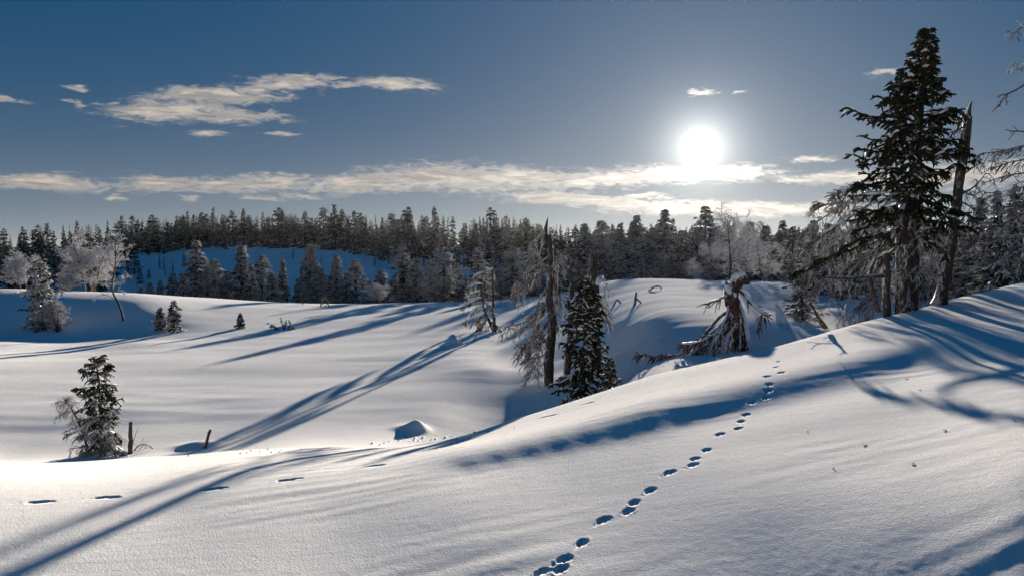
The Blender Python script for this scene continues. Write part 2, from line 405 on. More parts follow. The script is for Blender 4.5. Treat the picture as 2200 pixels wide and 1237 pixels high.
for px, py, s in HARE:
    g_ = ground_at(px, py)
    PRINTS.append((g_[0], g_[1], 0.066 * s * np.interp(py, [900, 1200], [1, .8]), 0.033 * s * np.interp(py, [900, 1200], [1, .85]), 0.95 + _rng.uniform(-.25, .25), 0.085 * s))
OLD = [(85,1078),(232,1068),(460,1050),(622,1030),(806,1000),(1262,866),(1180,893)]
for px, py in OLD:
    g_ = ground_at(px, py)
    PRINTS.append((g_[0], g_[1], 0.10, 0.036, 0.25 + _rng.uniform(-.15, .15), 0.055))

def mesh_quads(name, V, Q, frost=None, smooth=True, tris=False):
    me = bpy.data.meshes.new(name)
    k = 3 if tris else 4
    me.vertices.add(len(V)); me.vertices.foreach_set('co', np.ascontiguousarray(V, np.float32).ravel())
    me.loops.add(len(Q) * k); me.loops.foreach_set('vertex_index', np.ascontiguousarray(Q, np.int32).ravel())
    me.polygons.add(len(Q)); me.polygons.foreach_set('loop_start', np.arange(0, len(Q) * k, k, dtype=np.int32))
    if smooth: me.polygons.foreach_set('use_smooth', np.ones(len(Q), bool))
    if frost is not None:
        a = me.attributes.new('frost', 'FLOAT', 'POINT'); a.data.foreach_set('value', np.ascontiguousarray(frost, np.float32))
    me.update(calc_edges=True)
    return me

COL = scene.collection
def obj(name, me, mat, parent=None, loc=None):
    o = bpy.data.objects.new(name, me); COL.objects.link(o)
    if me is not None and mat is not None and len(me.materials) == 0: me.materials.append(mat)
    if parent is not None: o.parent = parent
    if loc is not None: o.location = loc
    return o
def tag(o, label=None, cat=None, group=None, kind=None):
    if label: o['label'] = label
    if cat: o['category'] = cat
    if group: o['group'] = group
    if kind: o['kind'] = kind
    return o

def build_ground():
    core = np.radians(np.linspace(-33, 33, 660))
    side = np.radians(np.linspace(33, 180, 60))[1:]
    a = np.concatenate([-side[::-1][1:], core, side])         # full turn, fine where the slope is seen
    r = np.concatenate([[0.6, 1.4, 2.2], np.geomspace(3.0, 24, 460), np.geomspace(24, 260, 240)[1:], np.geomspace(260, 2000, 34)[1:]])
    A, Rr = np.meshgrid(a, r)
    X = np.sin(A) * Rr; Y = np.cos(A) * Rr
    Z = height(X, Y)
    nR, nA = A.shape
    V = np.stack([X, Y, Z], -1).reshape(-1, 3)
    V = np.concatenate([V, [[0, 0, -2.0]]])
    i = np.arange(nR - 1)[:, None]; j = np.arange(nA)[None]; jn = (j + 1) % nA
    Q = np.stack([i * nA + j, i * nA + jn, (i + 1) * nA + jn, (i + 1) * nA + j], -1).reshape(-1, 4)[:, ::-1]
    me = mesh_quads('snow_ground', V, Q)
    global GROUND_LOW; GROUND_LOW = float(V[:, 2].min())
    o = obj('snow_ground', me, M_SNOW); tag(o, 'snow covered ground with drifts and animal tracks', kind='structure')
build_ground()
#TREES
# ------------------------------------------------------------------ growing things
def unit(v): return v / np.maximum(np.linalg.norm(v, axis=-1, keepdims=True), 1e-9)

class Build:
    """collects tapered tubes and turns them into one mesh"""
    def __init__(s): s.V = []; s.Q = []; s.Fr = []; s.n = 0
    def tubes(s, P, R, k=4, frost=0.0, flat=1.0, cap=True, rough=0.0):
        P = np.asarray(P, float); N, m, _ = P.shape
        R = np.broadcast_to(np.asarray(R, float), (N, m))
        T = unit(np.gradient(P, axis=1))
        ref = np.where(np.abs(T[..., 2:3]) < 0.92, np.array([0, 0, 1.0]), np.array([1.0, 0, 0]))
        A = unit(np.cross(T, ref)); B = np.cross(T, A)
        th = np.arange(k) * 2 * math.pi / k
        off = (A[:, :, None] * np.cos(th)[:, None] + B[:, :, None] * np.sin(th)[:, None]) * R[..., None, None]
        off[..., 2] *= flat
        if rough:
            rg = np.random.RandomState(m * 7 + k); ph = rg.normal(0, rough, (1, 1, k, 1)) + rg.normal(0, rough * 0.8, (N, m, k, 1)); off *= 1 + ph
        V = (P[:, :, None] + off).reshape(-1, 3)
        b = (np.arange(N) * m * k)[:, None, None] + s.n
        i = (np.arange(m - 1) * k)[None, :, None]; j = np.arange(k)[None, None]; jn = (j + 1) % k
        Q = np.stack([b + i + j, b + i + jn, b + i + k + jn, b + i + k + j], -1).reshape(-1, 4)
        s.V.append(V); s.Q.append(Q)
        if cap and k == 4:
            e = (np.arange(N) * m * k)[:, None] + s.n + (m - 1) * k + np.arange(4)[None]
            s.Q.append(e)
        fr = np.broadcast_to(np.asarray(frost, float).reshape(-1, 1) if np.ndim(frost) else np.full((1, 1), frost), (N, m * k))
        s.Fr.append(fr.ravel()); s.n += len(V)
    def mesh(s, name, origin=(0, 0, 0)):
        if not s.V: return None
        return mesh_quads(name, np.concatenate(s.V) - np.asarray(origin), np.concatenate(s.Q), np.concatenate(s.Fr))

def kids(P, n, s0, s1, ang, L, rng, taper=0.4, m=3, grav=0.0, wig=0.04, side=False, angj=0.25, lj=0.35):
    """n side shoots along every parent line P; returns their lines, parent index and place along it"""
    N, M, _ = P.shape
    pi = np.repeat(np.arange(N), n)
    s = rng.uniform(s0, s1, N * n)
    f = s * (M - 1); k = np.minimum(f.astype(int), M - 2); f = (f - k)[:, None]
    a, b = P[pi, k], P[pi, k + 1]
    o = a + (b - a) * f; t = unit(b - a)
    if side:
        h = unit(np.cross(t, np.array([0, 0, 1.0]) + 1e-6)); sg = np.where(rng.rand(N * n) < 0.5, -1, 1)[:, None]
        perp = unit(h * sg + rng.normal(0, 0.35, (N * n, 3)))
    else:
        perp = rng.normal(0, 1, (N * n, 3))
    perp = unit(perp - (perp * t).sum(-1, keepdims=True) * t)
    an = (ang + rng.normal(0, angj, N * n))[:, None]
    d = t * np.cos(an) + perp * np.sin(an)
    Ls = np.broadcast_to(np.asarray(L, float), (N,))[pi] * (1 - taper * s) * rng.uniform(1 - lj, 1 + lj, N * n)
    q = np.linspace(0, 1, m)[None, :, None]
    Lq = Ls[:, None, None]
    C = o[:, None] + d[:, None] * Lq * q + np.array([0, 0, -1.0]) * grav * Lq * q * q
    C[:, 1:] += rng.normal(0, 1, (N * n, m - 1, 3)) * wig * Lq
    return C, pi, s

def line(pts, n=10):
    """smooth line through points"""
    p = np.asarray(pts, float); m = len(p)
    if m == 2: p = np.stack([p[0], (p[0] + p[1]) / 2, p[1]]); m = 3
    t = np.linspace(0, m - 1, n); k = np.minimum(t.astype(int), m - 2); f = (t - k)[:, None]
    g = lambda i: p[np.clip(i, 0, m - 1)]
    p0, p1, p2, p3 = g(k - 1), g(k), g(k + 1), g(k + 2)
    return 0.5 * (2 * p1 + (p2 - p0) * f + (2 * p0 - 5 * p1 + 4 * p2 - p3) * f ** 2 + (3 * p1 - p0 - 3 * p2 + p3) * f ** 3)
def pl(pp, d, n=10, bend=0.0, seed=0):
    """a line given by picture points at a distance; bend moves its far end nearer or farther"""
    m = len(pp)
    return line([at(x, y, d + bend * i / max(1, m - 1)) for i, (x, y) in enumerate(pp)], n)

def spruce(seed, H, r0, W, cb=0.08, nb=80, pt=0.6, pb=-0.25, droop=0.25, tl=0.35, tr=0.02, nt=12, n2=2, frost=0.2, fvar=0.4,
           snow=0.25, ragged=0.35, lean=(0, 0), asym=None, k=3, dead=0, dl=0.5, power=0.9):
    """upright conifer at the origin: dict of builders for trunk, crown, snow and rimed dead twigs"""
    rng = np.random.RandomState(seed)
    T, Cb, S, D = Build(), Build(), Build(), Build()
    tz = np.linspace(0, 1, 12)
    sway = np.cumsum(rng.normal(0, 0.012, (12, 2)), 0) * H * 0.35 + np.outer(tz ** 1.3, lean)
    sway -= sway[0]
    P = np.concatenate([sway, (tz * H)[:, None]], 1); P[0, 2] = -0.25
    T.tubes(P[None], (r0 * (1 - tz) ** 0.8 + 0.006)[None], 9, frost=0.5, rough=0.08)
    def trunk(t):
        f = t * 11; i = np.minimum(f.astype(int), 10); f = (f - i)[:, None]
        return P[i] + (P[i + 1] - P[i]) * f
    t = cb + (1 - cb) * np.linspace(0, 0.985, nb) ** power
    t = np.clip(t + rng.normal(0, 0.008, nb), cb, 0.99)
    az = np.arange(nb) * 2.399 + rng.normal(0, 0.35, nb)
    tier = 1 + ragged * perlin(t * H * 2.2 + seed * 7.1, np.cos(az) * 0.9 + seed) * 2.0 + ragged * 0.6 * perlin(az * 0.8 + seed, t * 5 + seed * 3)
    L = np.array([W(a) for a in t]) * np.clip(tier, 0.25, 1.4) * rng.uniform(0.75, 1.12, nb)
    if asym: L *= 1 + asym[1] * np.cos(az - asym[0])
    p = pb + (pt - pb) * (t ** 1.4) + rng.normal(0, 0.12, nb)
    dr = droop * (1.15 - t) * rng.uniform(0.6, 1.4, nb)
    q = np.linspace(0, 1, 6)[None]
    hor = L[:, None] * q * np.cos(p)[:, None]; ver = L[:, None] * (q * np.sin(p)[:, None] - dr[:, None] * (q ** 2 - 0.55 * q ** 4))
    o = trunk(t)
    B = np.stack([o[:, 0:1] + np.sin(az)[:, None] * hor, o[:, 1:2] + np.cos(az)[:, None] * hor, o[:, 2:3] + ver], -1)
    B[:, 1:] += rng.normal(0, 0.02, (nb, 5, 3)) * L[:, None, None]
    br = np.linspace(1, 0.35, 6)[None] * (0.006 + 0.016 * L[:, None])
    fb = np.clip(frost + rng.normal(0, fvar * 0.5, nb), -0.45, 1)
    Cb.tubes(B, np.maximum(br, tr * np.linspace(0.2, 0.9, 6)[None]), k, frost=fb)
    nmax = nt
    Tw, pi, s = kids(B, nmax, 0.12, 1.0, 0.85, np.minimum(tl, 0.25 * tl + 0.55 * L), rng, taper=0.45, m=3, grav=0.32, wig=0.05, side=True)
    keep = rng.rand(len(Tw)) < np.clip(0.25 + L[pi] / max(L.max(), 1e-6), 0, 1)
    Tw, pi = Tw[keep], pi[keep]
    ft = np.clip(fb[pi] + rng.normal(0, fvar, len(Tw)) * 0.6, -0.45, 1)
    Cb.tubes(Tw, np.array([[0.55, 1.0, 0.5]]) * tr * rng.uniform(0.8, 1.25, (len(Tw), 1)), k, frost=ft)
    if n2:
        T2, p2, _ = kids(Tw, n2, 0.2, 0.95, 0.8, tl * 0.5, rng, taper=0.4, m=3, grav=0.3, wig=0.05, side=True)
        Cb.tubes(T2, np.array([[0.6, 0.95, 0.45]]) * tr, k, frost=np.clip(ft[p2] + rng.normal(0, fvar * 0.4, len(T2)), -0.45, 1))
    if snow > 0:
        sel = rng.rand(nb) < snow
        if sel.any():
            a = 0.3 + 0.2 * rng.rand(sel.sum()); z = np.clip(a + np.minimum(rng.uniform(0.25, 0.6, sel.sum()), 0.42 / np.maximum(L[sel], 0.1)), 0, 0.98)
            Bs = B[sel]; ns = len(Bs)
            ss = a[:, None] + (z - a)[:, None] * np.linspace(0, 1, 5)[None]
            f = ss * 5; i = np.minimum(f.astype(int), 4); f = (f - i)[..., None]
            I = np.arange(ns)[:, None]
            Pp = Bs[I, i] * (1 - f) + Bs[I, i + 1] * f
            w_ = (0.35 * tl * rng.uniform(0.5, 1.0, ns))[:, None] * np.array([[0.25, 0.8, 1, 0.85, 0.3]])
            w_ = np.minimum(w_, 0.11) * rng.uniform(0.8, 1.1, (ns, 5))
            Pp[..., 2] += tr * 0.9
            S.tubes(Pp, w_, 6, frost=1.0, flat=0.42)
        # little caps on outer shoots
        st = rng.rand(len(Tw)) < snow * 0.45
        if st.any():
            Q = Tw[st].copy(); Q[..., 2] += tr * 0.8
            S.tubes(Q, np.array([[0.6, 1.25, 0.6]]) * tr, 4, frost=1.0, flat=0.7)
    if dead:
        td = rng.uniform(0.03, max(cb + 0.25, 0.3), dead); a2 = rng.uniform(0, 2 * math.pi, dead); od = trunk(td)
        if asym: a2 = np.where(rng.rand(dead) < 0.45, asym[0] + rng.normal(0, 0.6, dead), a2)
        Ld = dl * rng.uniform(0.4, 1.25, dead); q = np.linspace(0, 1, 6)[None]
        hz_ = Ld[:, None] * q; vz = -Ld[:, None] * (0.15 * q + 0.55 * q ** 2 - 0.1 * q ** 3) * rng.uniform(0.3, 1.3, (dead, 1))
        Bd = np.stack([od[:, 0:1] + np.sin(a2)[:, None] * hz_, od[:, 1:2] + np.cos(a2)[:, None] * hz_, od[:, 2:3] + vz], -1)
        Bd[:, 1:] += rng.normal(0, 0.03, (dead, 5, 3)) * Ld[:, None, None]
        rimed(D, Bd, rng, 0.011, tl * 0.8)
    return dict(trunk=T, crown=Cb, snow_load=S, dead_twigs=D)

def rimed(D, B, rng, r, l, n1=9, n2=4, frost=0.6, grav=0.55, k=3):
    """bare branches hung with drooping twigs and rime"""
    m = B.shape[1]
    D.tubes(B, np.linspace(1.2, 0.4, m)[None] * r, 4, frost=np.clip(frost * 0.7 + rng.normal(0, 0.2, len(B)), 0, 1))
    T1, p1, _ = kids(B, n1, 0.15, 1.0, 0.9, l, rng, taper=0.3, m=4, grav=grav, wig=0.05)
    D.tubes(T1, np.array([[0.55, 0.5, 0.42, 0.3]]) * r, k, frost=np.clip(frost + rng.normal(0, 0.3, len(T1)), 0, 1))
    if n2:
        T2, p2, _ = kids(T1, n2, 0.15, 1.0, 0.8, l * 0.45, rng, taper=0.3, m=3, grav=grav * 0.8, wig=0.06)
        D.tubes(T2, np.array([[0.42, 0.4, 0.25]]) * r, k, frost=np.clip(frost + rng.normal(0, 0.3, len(T2)), 0, 1))

def birch(seed, H, r0, spread=0.45, n1=16, n2=7, n3=6, n4=0, frost=0.8, up=-0.12, stems=1, lean=(0, 0), r_tw=0.008, s0=0.25):
    rng = np.random.RandomState(seed)
    T, Cb = Build(), Build()
    allB = []
    for st in range(stems):
        tz = np.linspace(0, 1, 10); a = rng.uniform(0, 6.28)
        o = np.array([math.cos(a), math.sin(a)]) * (0.12 if stems > 1 else 0)
        sw = np.cumsum(rng.normal(0, 0.02, (10, 2)), 0) * H * 0.6 + np.outer(tz, np.array(lean) + o * H * 0.35 / 0.3) + o
        h = H * (1 if st == 0 else rng.uniform(0.7, 0.95))
        P = np.concatenate([sw, (tz * h)[:, None]], 1); P[0, 2] = -0.2
        T.tubes(P[None], (r0 * (1 - tz) ** 0.9 + 0.006)[None], 6, frost=0.7)
        allB.append(P)
    P = np.stack(allB)
    B1, _, s = kids(P, n1, s0, 0.97, 0.85, H * spread, rng, taper=0.55, m=6, grav=up, wig=0.035)
    T.tubes(B1, np.linspace(1, 0.35, 6)[None] * r0 * 0.32, 4, frost=0.9)
    B2, _, _ = kids(B1, n2, 0.15, 1, 0.75, H * spread * 0.42, rng, taper=0.45, m=4, grav=up * 0.5 + 0.05, wig=0.05)
    Cb.tubes(B2, np.linspace(1, 0.5, 4)[None] * r_tw * 1.3, 3, frost=np.clip(frost + rng.normal(0, 0.15, len(B2)), 0, 1))
    B3, _, _ = kids(B2, n3, 0.1, 1, 0.7, H * spread * 0.2, rng, taper=0.35, m=3, grav=0.12, wig=0.06)
    Cb.tubes(B3, np.array([[0.9, 0.8, 0.5]]) * r_tw, 3, frost=np.clip(frost + rng.normal(0, 0.2, len(B3)), 0, 1))
    if n4:
        B4, _, _ = kids(B3, n4, 0.2, 1, 0.7, H * spread * 0.09, rng, taper=0.3, m=2, grav=0.1, wig=0.05)
        Cb.tubes(B4, np.array([[0.8, 0.5]]) * r_tw, 3, frost=np.clip(frost + rng.normal(0, 0.2, len(B4)), 0, 1))
    return dict(trunk=T, crown=Cb)

MATS = dict(trunk=M_BARK, crown=M_NEEDLE, snow_load=M_LOAD, dead_twigs=M_RIME, limb=M_RIME)
def bake(parts, name, mats=None, origin=(0, 0, 0)):
    """builders to shared mesh data, each with its material"""
    out = {}
    for k, b in parts.items():
        if isinstance(b, Build):
            me = b.mesh(name + '_' + k, origin)
            if me is None: continue
            me.materials.append((mats or {}).get(k.split('#')[0], MATS.get(k.split('#')[0], M_BARK)))
            out[k] = me
    return out
def plant(name, baked, loc, label, cat, group=None, rot=0.0, scale=1.0, widen=1.0):
    e = bpy.data.objects.new(name, None); COL.objects.link(e)
    e.empty_display_size = 0.2; e.location = loc; e.rotation_euler = (0, 0, rot); e.scale = (scale * widen, scale * widen, scale)
    tag(e, label, cat, group)
    made = {}
    for k, me in baked.items():
        o = bpy.data.objects.new(k.split('#')[0], me); COL.objects.link(o)
        made[k] = o; o.parent = e
        if k == 'snow_load': o.parent = made.get('crown', made.get('trunk', e))
        if k == 'dead_twigs': o.parent = made.get('trunk', e)
        if k in ('snow_load', 'dead_twigs'): o['kind'] = 'stuff'
    return e
def limbs(Br, rng, r, l, n1=9, n2=4, frost=0.6, grav=0.55, needles=0, nr=0.02, nfrost=0.15, skip=()):
    """every main limb with its hanging twigs as a part of its own"""
    out = {}
    for i in range(len(Br)):
        b = Build(); rimed(b, Br[i:i + 1], rng, r, l, n1, n2, frost, grav)
        if needles and i not in skip:
            N = kids(Br[i:i + 1], needles, 0.15, 1, 0.8, l * 0.8, rng, m=3, grav=0.45, side=True)[0]
            b.tubes(N, np.array([[0.6, 1, 0.5]]) * nr, 3, frost=np.clip(rng.normal(nfrost, 0.2, len(N)), 0, 1))
        out['limb#%d' % i] = b
    return out

def row_of(d, z):
    v = z / d
    return CY - F * (v * math.cos(TH) + math.sin(TH)) / (math.cos(TH) - v * math.sin(TH))
def spot(px, d):
    x = (px - CX) / F * d
    for _ in range(2):
        z = gz(x, d); x = ray(px, row_of(d, z))[0] * d
    return np.array([x, d, gz(x, d)])
def tall(px, py, p):
    """height of something standing at p whose top is seen at a picture row"""
    return ray(px, py)[2] * p[1] - p[2]

# ---------------------------------------------------------------- big spruce on the spur, right
p = spot(1950, 19.6); H = tall(1993, 60, p); PXM = 19.6 / F
lean = (at(1993, 60, 19.6)[0] - p[0], 0.1)
def w_big(t):
    return np.interp(t, [0.2, 0.27, 0.33, 0.40, 0.5, 0.6, 0.7, 0.77, 0.85, 0.93, 1.0], [60, 120, 150, 135, 112, 104, 74, 56, 33, 18, 4]) * PXM
big = spruce(11, H, 0.205, w_big, cb=0.28, nb=150, pt=0.75, pb=-0.30, droop=0.36, tl=0.31, tr=0.027, nt=15, n2=4, frost=-0.3, fvar=0.25, snow=0.28,
             ragged=0.8, lean=lean, asym=(-1.75, 0.22), dead=24, dl=0.9)
# second stem forking from the trunk
fk = pl([(1956, 530), (1942, 505), (1946, 460), (1953, 400), (1962, 340)], 19.55, 10) - p
big['trunk'].tubes(fk[None], np.linspace(0.13, 0.05, 10)[None], 8, frost=0.6)
plant('spruce_tree', bake(big, 'big_spruce'), p, 'tallest dark spruce on the slope at right, full crown against the sky', 'spruce')

# ---------------------------------------------------------------- leaning dead trunk beside it
d = 19.9; p = spot(2021, d)
T, D = Build(), Build(); rng = np.random.RandomState(3)
P = pl([(2018, 655), (2030, 600), (2044, 530), (2054, 440), (2070, 330), (2080, 250)], d, 16)
rr = np.interp(np.linspace(0, 1, 16), [0, .1, .5, 1], [0.165, 0.125, 0.105, 0.085]) * (1 + rng.normal(0, 0.05, 16))
T.tubes(P[None], rr[None], 11, frost=0.45, rough=0.12)
T.tubes(pl([(2079, 262), (2081, 240), (2087, 219)], d, 5)[None], np.array([[0.10, 0.075, 0.05, 0.03, 0.02]]), 7, frost=0.3)
T.tubes(pl([(2079, 258), (2070, 247), (2062, 262), (2054, 285)], d - 0.1, 6)[None], np.array([[0.08, 0.06, 0.055, 0.05, 0.03, 0.02]]), 6, frost=0.5)
Br = np.stack([pl(q, d, 6, bend=bz) for q, bz in [([(2078, 270), (2050, 285), (2020, 320)], -.3), ([(2064, 380), (2090, 360), (2110, 345)], .2), ([(2060, 420), (2095, 400), (2118, 372)], -.2),
      ([(2052, 460), (2030, 500), (2024, 540)], -.3), ([(2050, 480), (2080, 500), (2098, 540)], .3), ([(2045, 520), (2015, 545), (2005, 590)], -.4), ([(2066, 350), (2040, 365), (2010, 395)], .3),
      ([(2058, 400), (2085, 420), (2112, 410)], .2), ([(2056, 430), (2086, 445), (2120, 470)], .0)]])
plant('dead_tree', bake(dict(trunk=T, **limbs(Br, rng, 0.02, 0.22, 9, 3, frost=0.2)), 'leaning', dict(trunk=M_DEAD), p), p, 'leaning bare dead trunk with splintered top right of the big spruce', 'dead tree')

# ---------------------------------------------------------------- post-like dead stem left of the big spruce, with long drooping limbs
d = 19.0; p = spot(1908, d)
T, D = Build(), Build(); rng = np.random.RandomState(5)
P = pl([(1908, 690), (1903, 640), (1906, 590), (1902, 545)], d, 9)
T.tubes(P[None], np.linspace(0.10, 0.07, 9)[None] * (1 + rng.normal(0, 0.06, (1, 9))), 8, frost=0.8)
T.tubes(pl([(1905, 592), (1860, 594), (1815, 598), (1778, 596)], d, 9, bend=-0.4)[None], np.linspace(0.055, 0.022, 9)[None], 7, frost=0.7)
T.tubes(pl([(1888, 670), (1868, 600), (1880, 555)], d + .5, 9)[None], np.linspace(0.05, 0.035, 9)[None], 6, frost=0.6)
plant('dead_tree', bake(dict(trunk=T), 'post', dict(trunk=M_DEAD), p), p, 'short snow-dusted dead stem with one straight side limb, left of the big spruce', 'dead tree')

# rime-hung limbs sweeping down to the left: a half-fallen spruce behind the stem
d = 29.0; p = spot(1930, d)
T, D, S = Build(), Build(), Build(); rng = np.random.RandomState(8)
L = [([(1935, 400), (1870, 415), (1800, 450), (1735, 492), (1700, 520)], .6), ([(1930, 420), (1860, 445), (1790, 490), (1720, 540)], -.3), ([(1930, 440), (1870, 475), (1800, 520), (1735, 575)], .3),
     ([(1930, 470), (1870, 510), (1810, 555), (1760, 610)], -.6), ([(1930, 490), (1880, 535), (1830, 590), (1785, 650)], .2), ([(1930, 520), (1890, 570), (1850, 620), (1800, 680)], -.4),
     ([(1930, 545), (1900, 600), (1860, 650), (1830, 680)], -.5), ([(1930, 380), (1880, 385), (1830, 400), (1790, 425)], -.4), ([(1930, 410), (1850, 425), (1785, 440), (1755, 437)], .1),
     ([(1930, 450), (1860, 480), (1790, 510), (1740, 520)], .8), ([(1935, 500), (1870, 540), (1800, 590), (1745, 625)], .7), ([(1940, 560), (1900, 620), (1880, 650), (1850, 690)], .4),
     ([(1935, 430), (1880, 455), (1840, 500), (1810, 560)], .2), ([(1960, 480), (1990, 510), (2005, 560), (2010, 600)], .2), ([(1960, 500), (1985, 550), (1995, 600), (1990, 640)], -.2), ([(1960, 460), (2000, 480), (2030, 520), (2040, 560)], .5),
     ([(1960, 540), (1930, 580), (1900, 610), (1870, 640)], -.7), ([(1935, 520), (1850, 560), (1780, 560), (1720, 600)], .9)]
Br = np.stack([pl(q, d, 8, bend=bz) for q, bz in L]); Br[:, 1:] += rng.normal(0, 0.03, (len(L), 7, 3))
T.tubes(pl([(1932, 700), (1932, 560), (1930, 420), (1925, 350)], d, 8)[None], np.linspace(0.16, 0.04, 8)[None], 7, frost=0.5)
sb = kids(Br[[0, 1, 7, 8, 2]], 12, 0.15, 0.7, 0.6, 0.30, rng, m=4, grav=0.3, side=True)[0]; sb[..., 2] += 0.05
S.tubes(sb, np.array([[0.04, 0.085, 0.085, 0.03]]), 6, frost=1, flat=0.5)
plant('drooping_spruce', bake(dict(trunk=T, snow_load=S, **limbs(Br, rng, 0.028, 0.60, 18, 5, frost=0.35, needles=24, nr=0.03, skip=(3, 4, 5, 6, 11, 12, 13, 14, 15, 16))), 'droop', None, p), p, 'rime-covered spruce with long limbs drooping left to the snow, behind the big spruce', 'spruce')

# ---------------------------------------------------------------- tree at the right edge of the picture
d = 16.5; p = spot(2300, d)
T, D, Cb = Build(), Build(), Build(); rng = np.random.RandomState(9)
T.tubes(pl([(2300, 720), (2292, 500), (2288, 250), (2290, -80)], d, 14)[None], np.linspace(0.16, 0.07, 14)[None], 8, frost=0.4)
L = [([(2290, 10), (2215, 55), (2172, 72)], 0), ([(2290, 90), (2210, 128), (2168, 152)], .3), ([(2290, 135), (2200, 180), (2142, 224)], -.2), ([(2290, 262), (2210, 282), (2160, 280)], .3),
     ([(2290, 300), (2190, 318), (2100, 332)], 0), ([(2290, 330), (2200, 345), (2130, 360)], .3), ([(2290, 350), (2205, 372), (2115, 392)], -.2), ([(2290, 370), (2200, 400), (2120, 422)], .2), ([(2290, 285), (2225, 310), (2150, 322)], -.3),
     ([(2290, 420), (2210, 450), (2150, 490)], .2), ([(2290, 450), (2200, 500), (2160, 560)], -.1), ([(2290, 480), (2215, 530), (2180, 590)], .3), ([(2290, 400), (2215, 430), (2165, 450)], .4)]
Br = np.stack([pl(q, d, 8, bend=bz) for q, bz in L]); Br[:, 1:] += rng.normal(0, 0.018, (len(L), 7, 3))
plant('bare_spruce', bake(dict(trunk=T, **limbs(Br[:4], rng, 0.019, 0.20, 8, 2, frost=0.25, grav=0.3), **{'limb#9%s' % k[5:]: v for k, v in limbs(Br[4:], rng, 0.017, 0.30, 16, 3, frost=0.4, grav=0.45, needles=8, nr=0.02).items()}), 'edge', None, p), p, 'spruce at the right picture edge reaching in with bare twiggy branches', 'spruce')

# ---------------------------------------------------------------- shared mid-size and far spruces
def w_mid(w, e, b=0.5):
    return lambda t: 1.12 * w * ((1 - t) ** e) * (b + (1 - b) * min(1.0, (t + 0.02) / 0.22))
MID = []
for i, (w, e, fr, sn) in enumerate([(0.85, 0.8, .35, .3), (0.7, 0.9, .45, .2), (1.15, 0.75, .4, .3), (0.55, 0.95, .5, .15), (1.0, 0.65, .55, .2), (0.75, 0.7, .3, .3), (1.3, 0.8, .5, .25), (0.62, 1.0, .35, .2)]):
    MID.append(bake(spruce(40 + i, 4.6, 0.11, w_mid(w, e), cb=0.04, nb=96, pt=0.6, pb=-0.2, droop=0.4, tl=0.36, tr=0.035, nt=14, n2=2, frost=fr * 0.85, fvar=0.45, snow=sn, ragged=0.5, dead=16, dl=0.5), 'mid_spruce%d' % i))
FAR = []
for i, (w, e, fr) in enumerate([(1.35, 0.8, .16), (1.15, 0.85, .2), (1.6, 0.75, .12), (1.0, 0.9, .22), (1.5, 0.55, .18), (0.95, 0.8, .2), (1.25, 0.45, .12)]):
    pa = spruce(70 + i, 6.0, 0.12, w_mid(w, e, 0.6), cb=0.08 if i < 6 else 0.3, nb=46, pt=0.6, pb=-0.25, droop=0.3, tl=0.55, tr=0.075, nt=8, n2=1, frost=fr - 0.06, fvar=0.4, snow=0.0, ragged=0.6)
    FAR.append(bake(pa, 'far_spruce%d' % i))
BIR = [bake(birch(100 + i, 3.4, 0.05, 0.42, 16, 8, 7, 2, frost=0.85, stems=3, r_tw=0.011, s0=0.08), 'rimed_birch%d' % i, dict(crown=M_RIME, trunk=M_DEAD)) for i in range(3)]

AIRY = [bake(birch(110 + i, 3.4, 0.045, 0.50, 15, 7, 5, 1, frost=0.75, stems=2, up=-0.2, r_tw=0.009, s0=0.12), 'airy_birch%d' % i, dict(crown=M_RIME, trunk=M_DEAD)) for i in range(3)]

def midtree(px, top, d, k, label, group=None, cat='spruce', name='spruce_tree', widen=1.0, rot=None):
    p = spot(px, d); h = tall(px, top, p)
    p[2] -= 0.05
    return plant(name, MID[k], p, label, cat, group, rot=(px * 0.37 + k) if rot is None else rot, scale=h / 4.6, widen=widen * 1.4)

# the row standing in the dip behind the snow rim
ROW = [(420,514,100,0,'tall narrow spruce with white tip, left end of the frosted row',1.0),(463,556,100,4,'bushy frosted spruce just right of the white-tipped narrow one',1.15),
       (519,524,100,3,'slim dark spruce rising from the left part of the frosted row',1.2),(563,548,100,6,'wide frosted spruce with a drooping skirt in the row',1.0),
       (605,553,100,7,'small slim spruce alone before the blue snow slope',0.9),(668,524,100,5,'dark spruce beside the bare grey post behind the rim',1.0),
       (725,545,100,1,'spruce half hidden left of the broad snow-topped one',1.1),(764,558,100,6,'broad low spruce with snow on its top boughs',1.2),
       (868,524,100,0,'straight tall spruce with pale tip in the middle of the row',1.05),(897,550,100,7,'dark pointed spruce right of the pale-tipped tall one',1.2),
       (955,530,84,4,'tall spruce with a bare upper trunk before the dark ridge',1.1),(1028,530,78,2,'frosty white-topped spruce behind the leaning little one',0.95),
       (1100,528,100,4,'dark thick spruce left of the big dead tree, beyond the rim',1.2),(820,578,100,4,'low frosted spruce between two taller ones in the row',1.2)]
for px, top, d, k, lab, wd in ROW: midtree(px, top, d, k, lab, widen=wd)
FILL = [(345,600,93,7),(372,585,93,5),(395,590,92,2),(445,570,91,1),(485,580,92,5),(540,565,90,7),(585,585,90,2),(640,600,97,5),(690,575,96,2),(705,600,93,7),(742,585,91,5),(795,600,93,2),(840,600,93,5),(850,590,91,1),
        (925,562,94,6),(940,580,91,4),(980,565,92,5),(1000,590,97,6),(1060,555,94,6),(1075,590,91,4),(1130,565,98,2),(1150,540,94,0),(1165,590,91,6),(1195,560,94,4),(1220,530,98,6),(1245,560,93,2),(655,615,94,4),(735,615,96,6),(880,600,94,2),(905,600,98,6),(300,612,93,5),(322,606,94,2)]
for px, top, d, k in FILL: midtree(px, top, d, k, 'one of the frosted spruces crowding the dip behind the snow rim', 'spruces filling the dip behind the rim', widen=1.15)
